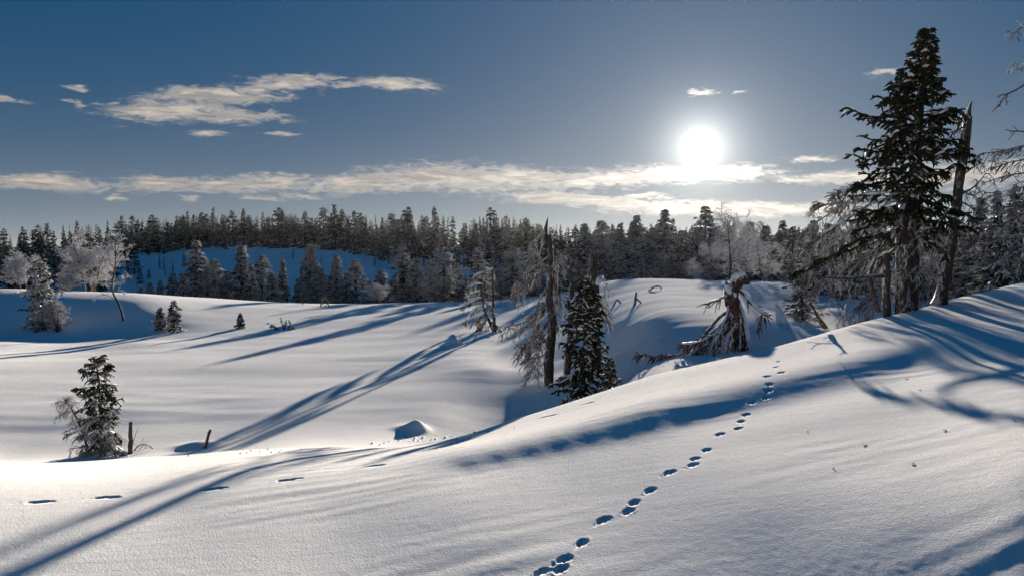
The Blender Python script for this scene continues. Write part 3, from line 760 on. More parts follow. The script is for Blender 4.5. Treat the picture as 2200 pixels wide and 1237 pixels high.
# trees beyond the sunlit mound
MND = [(1365,460,116,1,'pointed green spruce left of the two tall ones under the sun'),(1430,448,124,0,'tall pointed spruce left of the sun, above the mound'),
       (1514,443,128,2,'tall ragged spruce directly below the sun'),(1680,472,112,0,'dark pointed spruce standing free right of the frosted birches'),
       (1421,540,78,1,'white frosted small spruce at the back of the mound')]
for px, top, d, k, lab in MND: midtree(px, top, d, k, lab, widen=1.1)
rng = np.random.RandomState(21)
for i in range(46):
    px = 1260 + i * 11.5 + rng.uniform(-6, 6); top = rng.uniform(492, 560) if i % 3 else rng.uniform(470, 500); d = 8.9 / (0.112 - (530 - top) / F) + rng.uniform(0, 16)
    midtree(px, top, d, int(rng.randint(8)), 'one of the spruces in the thicket behind the sunlit mound', 'spruces in the thicket behind the mound', widen=1.15)
# trees closing the right side
RGT = [(2100,420,33,5,'dark spruce behind the leaning dead trunk, left one of the right-edge cluster'),(2135,405,31,0,'pointed spruce in the right-edge cluster, middle of three'),(2178,398,29,2,'bushy spruce near the right picture edge behind bare branches')]
for px, top, d, k, lab in RGT: midtree(px, top, d, k, lab, widen=0.75)
for i, (px, top, d, k) in enumerate([(1745,500,44,6),(1790,480,48,4),(1835,470,40,2),(1870,480,46,6),(1700,520,60,1),(1725,510,52,5),(1985,470,36,4),(2015,480,40,6),(2060,470,36,2),(2080,500,30,4),(2125,480,27,6),(2160,470,34,1),(2210,430,32,4),(2245,400,30,0)]):
    midtree(px, top, d, k, 'one of the frosted spruces massed behind the big spruce', 'spruces massed behind the big spruce', widen=1.2)
midtree(1722, 572, 30, 2, 'small dark bushy spruce left of the drooping limbs', widen=1.05, rot=0.4)
p = spot(2158, 25.5); h = tall(2158, 505, p)
plant('young_spruce', bake(spruce(61, h, 0.06, w_mid(0.42, 0.35, 0.9), cb=0.05, nb=70, pt=0.2, pb=-0.6, droop=0.7, tl=0.25, tr=0.03, nt=12, n2=2, frost=0.15, snow=0.5, ragged=0.4), 'bowed'), p, 'snow-laden bowed young spruce low at the right edge', 'spruce')

# ---------------------------------------------------------------- frosted birches
def rimed_birch(px, top, d, k, label, widen=1.0, rot=0.0, proto=None):
    p = spot(px, d); h = tall(px, top, p); p[2] -= 0.05
    plant('birch_tree', (proto or BIR)[k], p, label, 'birch', None, rot, h / 3.5, widen)
rimed_birch(192, 512, 66, 0, 'large round white-frosted birch on the left rim', 1.25)
rimed_birch(48, 548, 64, 1, 'white-frosted birch nearest the left picture edge', 1.25)
rimed_birch(150, 585, 64, 2, 'low frosted shrub birch between the two white birches', 1.5)
rimed_birch(1490, 560, 70, 1, 'low frosted birch at the left of the sunlit birch thicket', 1.2, proto=AIRY)
rimed_birch(1600, 478, 66, 2, 'tall frosted birch in the sunlit thicket right of the sun', 0.95, proto=AIRY)
rimed_birch(1645, 520, 64, 0, 'frosted birch at the right end of the sunlit thicket', 1.15, 2.0, proto=AIRY)
rimed_birch(815, 612, 77, 1, 'low frosted bush bent over in the row behind the rim', 1.8)
rimed_birch(1535, 530, 68, 0, 'frosted birch below the sun in the thicket', 1.2, 1.0, proto=AIRY)
p = spot(1567, 62); h = tall(1567, 468, p)
plant('birch_tree', bake(birch(121, h, 0.10, 0.5, 22, 8, 5, 1, frost=0.65, r_tw=0.009, s0=0.25, up=-0.05), 'trunked_birch', dict(crown=M_RIME, trunk=M_DEAD)), p, 'spreading frosted birch with visible trunk behind the broken stump', 'birch')
p = spot(85, 150)
# bare bent birch on the left bank
g = ground_at(266, 690); d = g[1]
T, Cb = Build(), Build(); rng = np.random.RandomState(14)
P = pl([(266, 694), (262, 672), (254, 650), (243, 630), (241, 610), (246, 580), (249, 550), (247, 525), (243, 506)], d, 16)
T.tubes(P[None], np.linspace(0.075, 0.018, 16)[None], 7, frost=np.linspace(0.1, 1, 1))
L = [([(243, 600), (228, 565), (215, 535)], .2), ([(248, 570), (262, 545), (280, 525), (286, 530)], -.3), ([(249, 550), (238, 525), (231, 508)], .3), ([(249, 545), (258, 522), (263, 508)], .0), ([(244, 620), (262, 605), (275, 590)], .4),
     ([(245, 590), (230, 575), (216, 570)], -.4), ([(248, 575), (268, 560), (275, 545)], .5), ([(252, 645), (225, 632), (205, 640)], -.2), ([(243, 625), (258, 622), (270, 635)], .3), ([(247, 530), (254, 512), (250, 504)], -.3)]
Br = np.stack([pl(q, d, 6, bend=bz) for q, bz in L])
T.tubes(Br, np.linspace(1, .4, 6)[None] * 0.024, 4, frost=0.9)
B2 = kids(Br, 7, 0.2, 1, 0.7, 0.42, rng, m=4, grav=-0.1)[0]; Cb.tubes(B2, np.array([[1, .8, .7, .5]]) * 0.013, 3, frost=0.75)
B3 = kids(B2, 4, 0.2, 1, 0.7, 0.2, rng, m=3, grav=0.0)[0]; Cb.tubes(B3, np.array([[.9, .7, .5]]) * 0.010, 3, frost=0.85)
plant('birch_tree', bake(dict(trunk=T, crown=Cb), 'bent_birch', dict(crown=M_RIME, trunk=M_DEAD), g), g, 'bare bent birch with dark crooked foot on the shaded left bank', 'birch')

# ---------------------------------------------------------------- small trees on the left bank
g = ground_at(92, 708); h = tall(92, 560, g)
plant('spruce_tree', bake(spruce(62, h, 0.10, lambda t: np.interp(t, [0, .2, .35, .5, .7, .9, 1], [1.0, 1.25, 0.9, 1.1, .8, .35, .08]) , cb=0.06, nb=85, pt=0.5, pb=-0.35, droop=0.45, tl=0.34, tr=0.032, nt=13, n2=2, frost=0.35, fvar=0.5, snow=0.4, ragged=0.7, dead=24, dl=0.9), 'bank_spruce'), g, 'ragged snowy spruce in the hollow at far left', 'spruce')
T = Build(); T.tubes(pl([(72, 712), (71, 665), (69, 610)], g[1] + .1, 8)[None], np.linspace(0.075, 0.045, 8)[None], 7, frost=0.4)
st = kids(pl([(72, 712), (71, 665), (69, 610)], g[1] + .1, 8)[None], 12, .1, .95, 1.3, 0.2, np.random.RandomState(2), m=3)[0]; T.tubes(st, np.array([[.02, .014, .008]]), 4, frost=0.4)
p = ground_at(72, 708); plant('dead_tree', bake(dict(trunk=T), 'bank_pole', dict(trunk=M_DEAD), p), p, 'thin grey dead pole beside the ragged spruce at far left', 'dead tree')
g = ground_at(125, 713)
plant('bush', bake(birch(131, tall(130, 645, g), 0.035, 0.42, 9, 6, 4, 2, frost=0.5, stems=5, r_tw=0.012, s0=0.1), 'bank_bush', dict(crown=M_RIME, trunk=M_DEAD)), g, 'leafless frosty bush right of the ragged spruce at far left', 'bush')
def small(px, py, top, w, seed, label, name='young_spruce', **kw):
    g = ground_at(px, py); h = tall(px, top, g)
    a = dict(cb=0.06, nb=52, pt=0.6, pb=-0.15, droop=0.3, tl=0.2 * h, tr=0.03, nt=10, n2=2, frost=0.3, fvar=0.4, snow=0.35, ragged=0.4)
    a.update(kw)
    return plant(name, bake(spruce(seed, h, 0.02 * h, w_mid(w * h, 0.7, 0.7), **a), 'young%d' % seed), g, label, 'spruce')
small(345, 710, 661, 0.28, 63, 'thinner left one of the two little spruces on the left bank')
small(376, 713, 646, 0.26, 64, 'fuller right one of the two little spruces on the left bank')
small(517, 705, 673, 0.30, 65, 'tiny single spruce tip poking out of the snow right of the little pair', frost=0.15)
g = ground_at(606, 708)
T, D = Build(), Build(); rng = np.random.RandomState(17); d = g[1]
Br = np.stack([pl(q, d, 5, bend=bz) for q, bz in [([(610, 712), (606, 698), (603, 684)], 0), ([(604, 712), (612, 700), (614, 688)], .2), ([(615, 712), (622, 700), (622, 690)], -.2), ([(600, 712), (590, 702), (574, 694)], .2), ([(604, 710), (594, 705), (582, 700)], -.2), ([(612, 712), (625, 706), (630, 708)], .1)]])
T.tubes(Br, np.linspace(1, .4, 5)[None] * 0.03, 5, frost=0.2)
N_ = kids(Br, 16, 0.2, 1, 0.8, 0.22, rng, m=3, grav=0.0)[0]; D.tubes(N_, np.array([[.5, 1, .4]]) * 0.024, 3, frost=0.1)
plant('bush', bake(dict(trunk=T, crown=D), 'low_bush', None, g), g, 'low dark tangle of twigs in the snow right of the tiny spruce tip', 'bush')
# ---------------------------------------------------------------- bare sticks standing in the snow
def stick(pp, d, r0, r1, label, name='stick', base=None, extra=(), cat='stick', mat=None, twig=0.1, nt=8, frost=0.3, seed=1, cap=False):
    T = Build(); rng = np.random.RandomState(seed)
    P = pl(pp, d, 9); P[1:-1] += rng.normal(0, r0 * 0.12, (7, 3))
    T.tubes(P[None], np.linspace(r0, r1, 9)[None] * (1 + rng.normal(0, 0.07, (1, 9))), 8, frost=frost, rough=0.12)
    for q, ra, rb in extra: T.tubes(pl(q, d, 7)[None], np.linspace(ra, rb, 7)[None], 5, frost=frost)
    if nt:
        st = kids(P[None], nt, .1, .95, 1.2, twig, rng, m=3)[0]; T.tubes(st, np.array([[.24, .18, .1]]) * r0, 4, frost=frost)
    out = dict(trunk=T)
    if cap:
        S = Build(); q = P[-1] + np.array([[0, 0, -0.02], [0, 0, .04], [0, 0, .1], [0, 0, .13]]); S.tubes(q[None], np.array([[r1 * 1.3, r1 * 1.7, r1 * 1.2, r1 * .3]]), 7); out['snow_load'] = S
    p = P[0].copy()
    return plant(name, bake(out, name, dict(trunk=mat or M_DEAD), p), p, label, cat)
g = ground_at(440, 962)
stick([(437, 972), (445, 945), (452, 922)], g[1], 0.045, 0.028, 'short dark stick leaning right out of the open snow basin', frost=0.1, seed=31)
g = ground_at(697, 659); d = g[1]
stick([(687, 662), (692, 645), (696, 632)], d, 0.05, 0.03, 'small tent of crossed bare sticks on the snow rim', extra=[([(708, 662), (703, 646), (697, 634)], .05, .03), ([(697, 662), (706, 648), (710, 640)], .03, .02), ([(690, 655), (700, 645), (708, 650)], .02, .02), ([(700, 660), (693, 648), (690, 636)], .025, .015)], nt=5, twig=.3, seed=32)
g = ground_at(651, 655); stick([(650, 657), (651, 645), (652, 630)], g[1], 0.03, 0.02, 'thin short pole on the snow rim left of the crossed sticks', nt=4, seed=33)
p_ = spot(648, 112); stick([(648, 655), (648, 615), (647, 574)], 112, 0.17, 0.11, 'grey dead post rising behind the rim beside the dark spruce', 'dead_tree', cat='dead tree', nt=14, twig=.4, seed=34, frost=0.7)
g = ground_at(1364, 655); d = g[1]
stick([(1363, 658), (1365, 642), (1367, 627)], d, 0.06, 0.04, 'upright broken stick on the sunlit mound', extra=[([(1366, 640), (1375, 648), (1382, 654)], .04, .03)], nt=4, seed=35)
g = ground_at(1325, 655); stick([(1316, 660), (1322, 649), (1326, 643)], g[1], 0.04, 0.03, 'pair of short crossed twigs left of the broken stick on the mound', extra=[([(1326, 643), (1332, 649), (1338, 656)], .045, .035)], nt=5, twig=.25, seed=36)
g = ground_at(1405, 624); stick([(1393, 627), (1402, 619), (1412, 614)], g[1], 0.04, 0.035, 'bent arch of thin branch on the mound crest', extra=[([(1412, 614), (1419, 617), (1422, 625)], .035, .025)], nt=8, twig=.35, seed=37)
g = ground_at(1680, 693)
T, S = Build(), Build()
T.tubes(pl([(1682, 702), (1676, 682), (1669, 662)], g[1], 7)[None], np.linspace(0.11, 0.08, 7)[None], 8, frost=1)
S.tubes((pl([(1682, 700), (1677, 685), (1672, 668), (1666, 652)], g[1], 8) + [0, -.03, .02])[None], np.array([[.20, .19, .17, .15, .13, .10, .07, .02]]), 9, frost=1)
plant('snowy_stub', bake(dict(trunk=T, snow_load=S), 'stub', dict(trunk=M_DEAD), g), g, 'snow-wrapped tree stub casting a long shadow, right of the broken stump', 'stump')
d = 19.5
stick([(1777, 705), (1765, 690), (1752, 670), (1740, 650)], 17.5, 0.03, 0.015, 'bare forked branch sticking up from the slope left of the drooping limbs', 'bare_branch', extra=[([(1772, 706), (1758, 688), (1748, 660)], .022, .012), ([(1758, 680), (1735, 690), (1718, 705)], .016, .009), ([(1748, 665), (1742, 655), (1728, 650)], .014, .008), ([(1735, 690), (1722, 690), (1706, 683)], .010, .006)], cat='branch', nt=9, twig=.2, seed=38, frost=0.2)

# ---------------------------------------------------------------- dead tree with drooping branches, middle
g = ground_at(1180, 826); d = g[1]
T, D, S = Build(), Build(), Build(); rng = np.random.RandomState(23)
P = pl([(1180, 838), (1178, 790), (1182, 740), (1186, 690), (1180, 640), (1182, 590), (1182, 540), (1178, 505)], d, 20)
rr = np.interp(np.linspace(0, 1, 20), [0, .06, .3, .55, .8, 1], [.23, .18, .155, .13, .11, .075]) * (1 + rng.normal(0, .05, 20))
T.tubes(P[None], rr[None], 12, frost=0.5, rough=0.12)
T.tubes(pl([(1175, 520), (1172, 495), (1177, 468)], d, 6)[None], np.array([[.11, .09, .07, .06, .035, .01]]), 7, frost=.3)
T.tubes(pl([(1182, 530), (1188, 518), (1189, 512)], d, 5)[None], np.array([[.08, .07, .05, .04, .02]]), 6, frost=.3)
L = [([(1178, 520), (1165, 500), (1155, 515), (1148, 545), (1140, 540)], -.3), ([(1182, 545), (1155, 570), (1125, 590), (1095, 620)], .5), ([(1182, 575), (1150, 600), (1115, 625), (1090, 640)], -.6), ([(1182, 560), (1150, 585), (1120, 615), (1105, 650)], .2),
     ([(1180, 640), (1155, 670), (1120, 695), (1082, 705)], -.6), ([(1184, 660), (1160, 690), (1125, 710), (1095, 704)], .5), ([(1183, 690), (1155, 720), (1130, 740), (1115, 760)], -.3), ([(1184, 720), (1160, 740), (1135, 750), (1112, 740)], .3),
     ([(1180, 770), (1160, 785), (1145, 800), (1130, 815)], -.5), ([(1186, 560), (1196, 590), (1200, 640)], .3), ([(1184, 600), (1200, 630), (1205, 665)], -.3), ([(1184, 650), (1196, 680), (1196, 710)], .2), ([(1180, 610), (1160, 640), (1150, 680), (1140, 700)], .6),
     ([(1184, 700), (1165, 735), (1150, 770), (1140, 790)], .5), ([(1186, 535), (1198, 550), (1200, 580)], -.2), ([(1182, 745), (1165, 765), (1140, 772), (1120, 778)], .1), ([(1184, 680), (1170, 700), (1158, 730), (1150, 745)], -.6)]
Br = np.stack([pl(q, d, 8, bend=bz) for q, bz in L]); Br[:, 1:] += rng.normal(0, .03, (len(L), 7, 3))
LB = limbs(Br, rng, 0.028, 0.42, 14, 4, frost=0.32)
N_ = kids(Br[[6, 7, 13, 15, 16]], 14, .3, 1, .8, .25, rng, m=3, grav=.5)[0]; D.tubes(N_, np.array([[.6, 1, .4]]) * .024, 3, frost=.5)
plant('dead_tree', bake(dict(trunk=T, dead_twigs=D, **LB), 'snag', dict(trunk=M_DEAD), g), g, 'tall dead tree with broken top and drooping bare branches in the middle', 'dead tree')
stick([(1132, 772), (1148, 720), (1168, 650)], d + 1.5, 0.11, 0.08, 'leaning grey stub behind the tall dead tree', 'dead_tree', cat='dead tree', nt=16, twig=.35, seed=41, frost=.5)
# thin snag and thick snag behind the young spruce
stick([(1217, 812), (1222, 740), (1226, 660), (1228, 610), (1222, 590), (1230, 560)], d - 1.0, 0.115, 0.05, 'slim crooked dead trunk between the tall dead tree and the young spruce', 'dead_tree', cat='dead tree', nt=18, twig=.6, seed=42, frost=.6)
d2 = 29.0
T, D = Build(), Build(); rng = np.random.RandomState(29)
P = pl([(1280, 810), (1279, 740), (1278, 680), (1276, 620), (1275, 575), (1276, 548)], d2, 14)
T.tubes(P[None], np.linspace(.19, .135, 14)[None] * (1 + rng.normal(0, .05, (1, 14))), 11, frost=.7, rough=.14)
T.tubes(pl([(1273, 556), (1271, 546), (1272, 536)], d2, 5)[None], np.array([[.09, .07, .05, .03, .01]]), 6, frost=.5, rough=.1)
T.tubes(pl([(1279, 556), (1280, 548), (1279, 542)], d2, 5)[None], np.array([[.07, .05, .04, .02, .01]]), 6, frost=.5, rough=.1)
Br = np.stack([pl(q, d2, 7, bend=bz) for q, bz in [([(1282, 605), (1300, 600), (1304, 618), (1296, 640)], -.3), ([(1280, 640), (1298, 650), (1306, 690)], .3), ([(1276, 590), (1258, 605), (1240, 630)], .3), ([(1280, 670), (1300, 690), (1312, 695)], -.2), ([(1278, 620), (1260, 640), (1245, 660)], -.3), ([(1282, 650), (1296, 665), (1302, 680)], 0)]])
LB = limbs(Br, rng, .026, .35, 10, 3, frost=.5)
S = Build(); S.tubes(pl([(1281, 612), (1289, 600), (1292, 590)], d2 - .2, 5)[None], np.array([[.06, .10, .13, .1, .03]]), 7, frost=1)
p = spot(1280, d2); plant('dead_tree', bake(dict(trunk=T, snow_load=S, **LB), 'snag2', dict(trunk=M_DEAD), p), p, 'thick broken-off dead trunk rising behind the young spruce', 'dead tree')
# young spruce on the edge of the spur
p = spot(1256, 24.0); h = tall(1256, 600, p)
plant('young_spruce', bake(spruce(66, h, 0.075, lambda t: np.interp(t, [0, .12, .25, .5, .75, .9, 1], [.5, .74, .60, .54, .38, .18, .03]), cb=0.14, nb=96, pt=0.8, pb=-0.35, droop=0.35, tl=0.28, tr=0.026, nt=13, n2=3, frost=-0.3, fvar=0.3, snow=0.6, ragged=0.7), 'young_mid'), p, 'full young spruce with snow pads on its boughs, standing at the edge of the slope', 'spruce')
p = spot(1312, 20.5); h = tall(1312, 770, p)
plant('young_spruce', bake(spruce(67, h, 0.03, w_mid(0.36, 0.75, 0.85), cb=0.05, nb=46, pt=0.9, pb=0.1, droop=0.1, tl=0.16, tr=0.017, nt=11, n2=3, frost=-0.2, snow=0.35, ragged=0.35), 'young_low'), p, 'knee-high spruce seedling at the foot of the young spruce', 'spruce')
# small leaning spruce and its pole
g = ground_at(1045, 712); d = g[1]
T, Cb, S = Build(), Build(), Build(); rng = np.random.RandomState(33)
P = pl([(1062, 716), (1052, 690), (1040, 660), (1034, 620), (1036, 590), (1046, 568)], d, 12)
T.tubes(P[None], np.linspace(.10, .03, 12)[None], 6, frost=.5)
L = [([(1040, 655), (1022, 665), (1000, 690)], .2), ([(1036, 640), (1018, 645), (995, 660)], -.3), ([(1044, 670), (1030, 685), (1012, 700)], .3), ([(1034, 625), (1015, 630), (1000, 640)], .2), ([(1036, 610), (1020, 612), (1005, 620)], -.2),
     ([(1036, 600), (1048, 610), (1056, 625)], .3), ([(1040, 585), (1028, 590), (1016, 600)], .3), ([(1048, 685), (1035, 700), (1026, 712)], -.3), ([(1055, 695), (1045, 710), (1040, 718)], .3), ([(1038, 645), (1050, 655), (1060, 670)], -.3), ([(1042, 575), (1052, 580), (1056, 590)], .1), ([(1052, 690), (1064, 695), (1068, 705)], .2)]
Br = np.stack([pl(q, d, 7, bend=bz * 1.5) for q, bz in L])
Cb.tubes(Br, np.linspace(.03, .02, 7)[None], 4, frost=.3)
Tw = kids(Br, 20, .1, 1, .8, .42, rng, m=3, grav=.45, side=True)[0]; Cb.tubes(Tw, np.array([[.6, 1, .5]]) * .032, 3, frost=np.clip(rng.normal(.35, .35, len(Tw)), 0, 1))
T2 = kids(Tw, 2, .2, 1, .8, .2, rng, m=3, grav=.4)[0]; Cb.tubes(T2, np.array([[.6, 1, .5]]) * .026, 3, frost=np.clip(rng.normal(.4, .35, len(T2)), 0, 1))
Q = Br[[0, 1, 3, 4, 6, 10]].copy(); Q[..., 2] += .05; S.tubes(Q, np.array([[.03, .08, .11, .12, .12, .1, .04]]), 6, frost=1, flat=.5)
plant('spruce_tree', bake(dict(trunk=T, crown=Cb, snow_load=S), 'leaner', None, g), g, 'small crooked spruce leaning left in front of the frosted row', 'spruce')
stick([(1063, 718), (1060, 660), (1058, 578)], d, 0.085, 0.035, 'thin straight dead pole with snow knob beside the small leaning spruce', 'dead_tree', cat='dead tree', nt=10, twig=.25, seed=43, cap=True)

# ---------------------------------------------------------------- broken stump on the spur
d = 25.0; p = spot(1588, d); SC = 25.0 / 18.3
T, D, S = Build(), Build(), Build(); rng = np.random.RandomState(37)
P = pl([(1590, 785), (1588, 735), (1582, 690), (1576, 655), (1573, 630), (1578, 610)], d, 14)
T.tubes(P[None], np.interp(np.linspace(0, 1, 14), [0, .3, .6, .85, 1], np.array([.20, .14, .135, .145, .12]) * SC)[None] * (1 + rng.normal(0, .06, (1, 14))), 13, frost=.8, rough=.16)
T.tubes(pl([(1577, 616), (1584, 604), (1594, 600), (1604, 604), (1607, 612)], d - .05, 8)[None], SC * np.array([[.13, .14, .145, .14, .12, .10, .07, .03]]), 9, frost=.7)
T.tubes(pl([(1570, 640), (1562, 622), (1560, 604)], d, 6)[None], SC * np.array([[.11, .09, .07, .055, .04, .02]]), 7, frost=.6)
L = [([(1584, 622), (1605, 638), (1624, 662), (1648, 680)], -.2, .055), ([(1622, 660), (1636, 668), (1634, 690), (1624, 712)], -.2, .035), ([(1566, 634), (1545, 642), (1512, 654)], -.2, .035), ([(1582, 640), (1600, 680), (1606, 730), (1604, 750)], -.3, .05),
     ([(1575, 665), (1550, 700), (1530, 735), (1512, 775)], -.3, .065), ([(1572, 680), (1540, 715), (1495, 735), (1455, 740)], -.4, .05), ([(1570, 700), (1530, 735), (1485, 760), (1450, 790)], -.5, .05), ([(1570, 690), (1545, 735), (1530, 765), (1525, 790)], -.6, .045),
     ([(1480, 755), (1445, 765), (1410, 763), (1375, 762)], -.1, .018), ([(1582, 700), (1560, 730), (1548, 765), (1545, 790)], -.5, .05), ([(1590, 680), (1570, 720), (1562, 760), (1560, 785)], -.55, .05), ([(1585, 690), (1596, 720), (1598, 760), (1600, 790)], -.4, .045), ([(1560, 690), (1520, 720), (1480, 745), (1470, 775)], .2, .035), ([(1572, 650), (1556, 690), (1545, 720), (1535, 760)], -.7, .05), ([(1582, 650), (1594, 700), (1590, 745), (1594, 785)], -.6, .05), ([(1566, 668), (1535, 690), (1505, 730), (1490, 760)], -.2, .045), ([(1578, 690), (1572, 730), (1580, 770), (1576, 795)], -.7, .045)]
Br = np.stack([pl(q, d, 9, bend=bz) for q, bz, r in L]); Rb = SC * np.array([r for _, _, r in L])
Br[:, 1:] += rng.normal(0, .018, (len(L), 8, 3))
LB = {}
for i in range(len(Br)):
    b = Build(); b.tubes(Br[i:i + 1], np.linspace(1, .35, 9)[None] * Rb[i], 6, frost=.9)
    if i in (0, 1, 2, 4, 5, 6, 7, 8, 9, 12, 13, 15):
        Tw = kids(Br[i:i + 1], 14, .3, 1, .7, .34, rng, m=4, grav=.45)[0]; b.tubes(Tw, np.array([[1, 1, .8, .5]]) * .017, 4, frost=np.clip(rng.normal(.3, .25, len(Tw)), 0, 1))
    if i in (5, 6, 8, 12):
        Tn = kids(Br[i:i + 1], 46, .25, 1, .8, .30, rng, m=3, grav=.8)[0]; b.tubes(Tn, np.array([[.5, 1, .5]]) * .024, 3, frost=np.clip(rng.normal(.2, .25, len(Tn)), 0, 1))
    LB['limb#%d' % i] = b
S.tubes((pl([(1574, 618), (1580, 600), (1592, 592), (1602, 597)], d - .06, 7) + [0, 0, .02])[None], SC * np.array([[.05, .09, .115, .12, .11, .08, .03]]), 8, frost=1, flat=.8)
S.tubes((pl([(1562, 612), (1564, 622), (1574, 630), (1580, 640)], d - .12, 7) + [0, 0, .02])[None], SC * np.array([[.03, .06, .07, .08, .08, .06, .03]]), 7, frost=1)
sb = Br[[0, 2, 4, 5, 6, 3, 9]].copy(); sb = sb + np.array([0, -.015, .025]); S.tubes(sb, Rb[[0, 2, 4, 5, 6, 3, 9]][:, None] * np.array([[.3, .9, 1, 1.0, .9, .8, .8, .6, .2]]) * rng.uniform(.4, 1.0, (7, 9)), 6, frost=1)
plant('broken_stump', bake(dict(trunk=T, snow_load=S, **LB), 'stump', dict(trunk=M_RUST, limb=M_RUST), p), p, 'reddish broken stump with snowy head and drooping arms on the slope', 'stump')

# ---------------------------------------------------------------- snowy spruce clump at lower left
g = ground_at(222, 977); d = g[1] + .1; h = tall(208, 768, g)
wl = lambda t: np.interp(t, [0, .15, .3, .45, .55, .65, .75, .85, .93, 1], [.40, .5, .42, .52, .46, .40, .27, .34, .20, .10])
plant('spruce_tree', bake(spruce(68, h, 0.07, wl, cb=0.04, nb=62, pt=0.45, pb=-0.35, droop=0.55, tl=0.24, tr=0.02, nt=13, n2=3, frost=0.05, fvar=0.45, snow=0.35, ragged=0.85, lean=(-0.14, 0), dead=40, dl=0.62), 'clump_main'), g, 'lone frosty spruce with stout snowy top in the lower left basin', 'spruce')
g = ground_at(190, 978); d = g[1]
T, D = Build(), Build(); rng = np.random.RandomState(44)
P = pl([(192, 984), (183, 945), (168, 905), (152, 875), (138, 858)], d, 12); T.tubes(P[None], np.linspace(.035, .012, 12)[None], 5, frost=.2)
Br = kids(P[None], 26, .08, .98, 1.15, .5, rng, taper=.5, m=6, grav=.35, side=True)[0]; rimed(D, Br, rng, .011, .17, 10, 4, frost=.5, grav=.5)
plant('bare_spruce', bake(dict(trunk=T, dead_twigs=D), 'clump_left', None, g), g, 'thin rime-covered sapling leaning left against the lone lower-left spruce', 'spruce')
g = ground_at(281, 974); stick([(280, 982), (280, 945), (281, 906)], g[1], 0.05, 0.042, 'upright dark broken post right of the lone lower-left spruce', 'dead_tree', cat='dead tree', nt=0, frost=.2, seed=51)
g = ground_at(305, 968)
stick([(285, 972), (300, 955), (320, 957), (328, 964)], g[1], 0.016, 0.008, 'thin twiggy branch trailing right of the broken post', 'bare_branch', cat='branch', extra=[([(286, 974), (300, 965), (308, 952)], .009, .005), ([(286, 950), (292, 930), (297, 918)], .008, .004), ([(290, 975), (305, 966), (318, 960)], .008, .004)], nt=16, twig=.18, frost=.4, seed=52)

# ---------------------------------------------------------------- bits lying on the snow
rng = np.random.RandomState(61)
for px, py, lab in [(1815, 790, 'dark fallen twig lying high on the slope right of the tracks'), (1948, 815, 'small fallen twig on the slope below the big spruce'), (1976, 838, 'tiny fallen twig right of the one below the big spruce'),
                    (1858, 957, 'dark speck of twig in the middle of the right slope'), (1790, 1005, 'little fallen twig on the lit slope right of the tracks'), (1962, 997, 'tilted fallen twig low on the right slope'),
                    (2030, 925, 'fallen twig near the right edge of the lit slope'), (1735, 928, 'tiny twig close to the upper tracks'), (2178, 903, 'fallen twig at the far right of the slope')]:
    g = ground_at(px, py); T = Build(); a_ = rng.uniform(0, 3.1); l = rng.uniform(0.014, 0.026)
    P = np.stack([np.array([math.cos(a_), math.sin(a_), 0.0]) * l * q + np.array([0, 0, 0.002 + 0.005 * (q + 1) / 2]) for q in (-1, -.3, .4, 1)])
    T.tubes(P[None], np.array([[.002, .0035, .003, .0015]]), 5, frost=0)
    T.tubes(np.stack([P[1], P[1] + [0.006, 0.005, 0.006], P[1] + [0.014, 0.006, 0.009]])[None], np.array([[.002, .002, .001]]), 4, frost=0)
    me = T.mesh('fallen_twig'); o = obj('fallen_twig', me, M_BARK, loc=g); tag(o, lab, 'twig', 'fallen twigs on the slope')
Cr = Build()
for i in range(90):
    u = i / 89.0
    px = 300 + u * 800 + rng.normal(0, 12); py = np.interp(px, [300, 450, 700, 900, 1000, 1100], [974, 969, 958, 938, 931, 915]) + rng.uniform(1, 9)
    if perlin(px / 60.0, 0.3, 21) < -0.05: continue
    g = ground_at(px, py); r = rng.uniform(0.008, 0.024) * (0.5 + g[1] / 22)
    P = g + np.array([[0, 0, -.4], [0, 0, .2], [0.1, 0, .7], [0.1, 0, .95]]) * r + rng.normal(0, r * .1, (4, 3))
    Cr.tubes(P[None], np.array([[.9, 1.1, .8, .15]]) * r, 6, frost=1, rough=.2)
o = obj('snow_crumbs', Cr.mesh('snow_crumbs'), M_LOAD); tag(o, 'line of loose snow crumbs along the edge of the spur', 'snow', kind='stuff')

# ---------------------------------------------------------------- far forest on the ridge
SKX = [-200, 0, 60, 150, 300, 450, 700, 850, 1000, 1065, 1200, 1320, 1500, 1700, 1850, 2400]
SKY_ = [505, 503, 492, 478, 464, 458, 455, 458, 465, 455, 484, 482, 482, 492, 480, 470]
rng = np.random.RandomState(77)
def front(px):  # how near the forest edge comes
    return np.interp(px, [-200, 230, 290, 420, 720, 800, 1000, 1150, 2400], [112, 118, 152, 166, 166, 152, 142, 130, 130])
cnt = 0
for i in range(165):
    px = -80 + (i * 0.6180339 % 1.0) * 1900
    f = front(px); d = f + (200 - f) * rng.rand() ** 1.5
    p = spot(px, d)
    top = np.interp(px, SKX, SKY_) + rng.normal(0, 11) + (18 if i % 3 == 0 else 0) - 14 * perlin(px / 45.0, 7.5, 5)
    h = np.clip(tall(px, top, p), 2.6, 8.5) if d > 160 else rng.uniform(3.0, 5.6)
    p[2] -= 0.1
    plant('spruce_tree', FAR[int(rng.randint(len(FAR)))], p, 'one of the dark spruces in the forest along the far ridge', 'spruce', 'spruces of the far ridge forest', rot=rng.uniform(0, 6.28), scale=h / 6.0, widen=rng.uniform(0.6, 1.4))
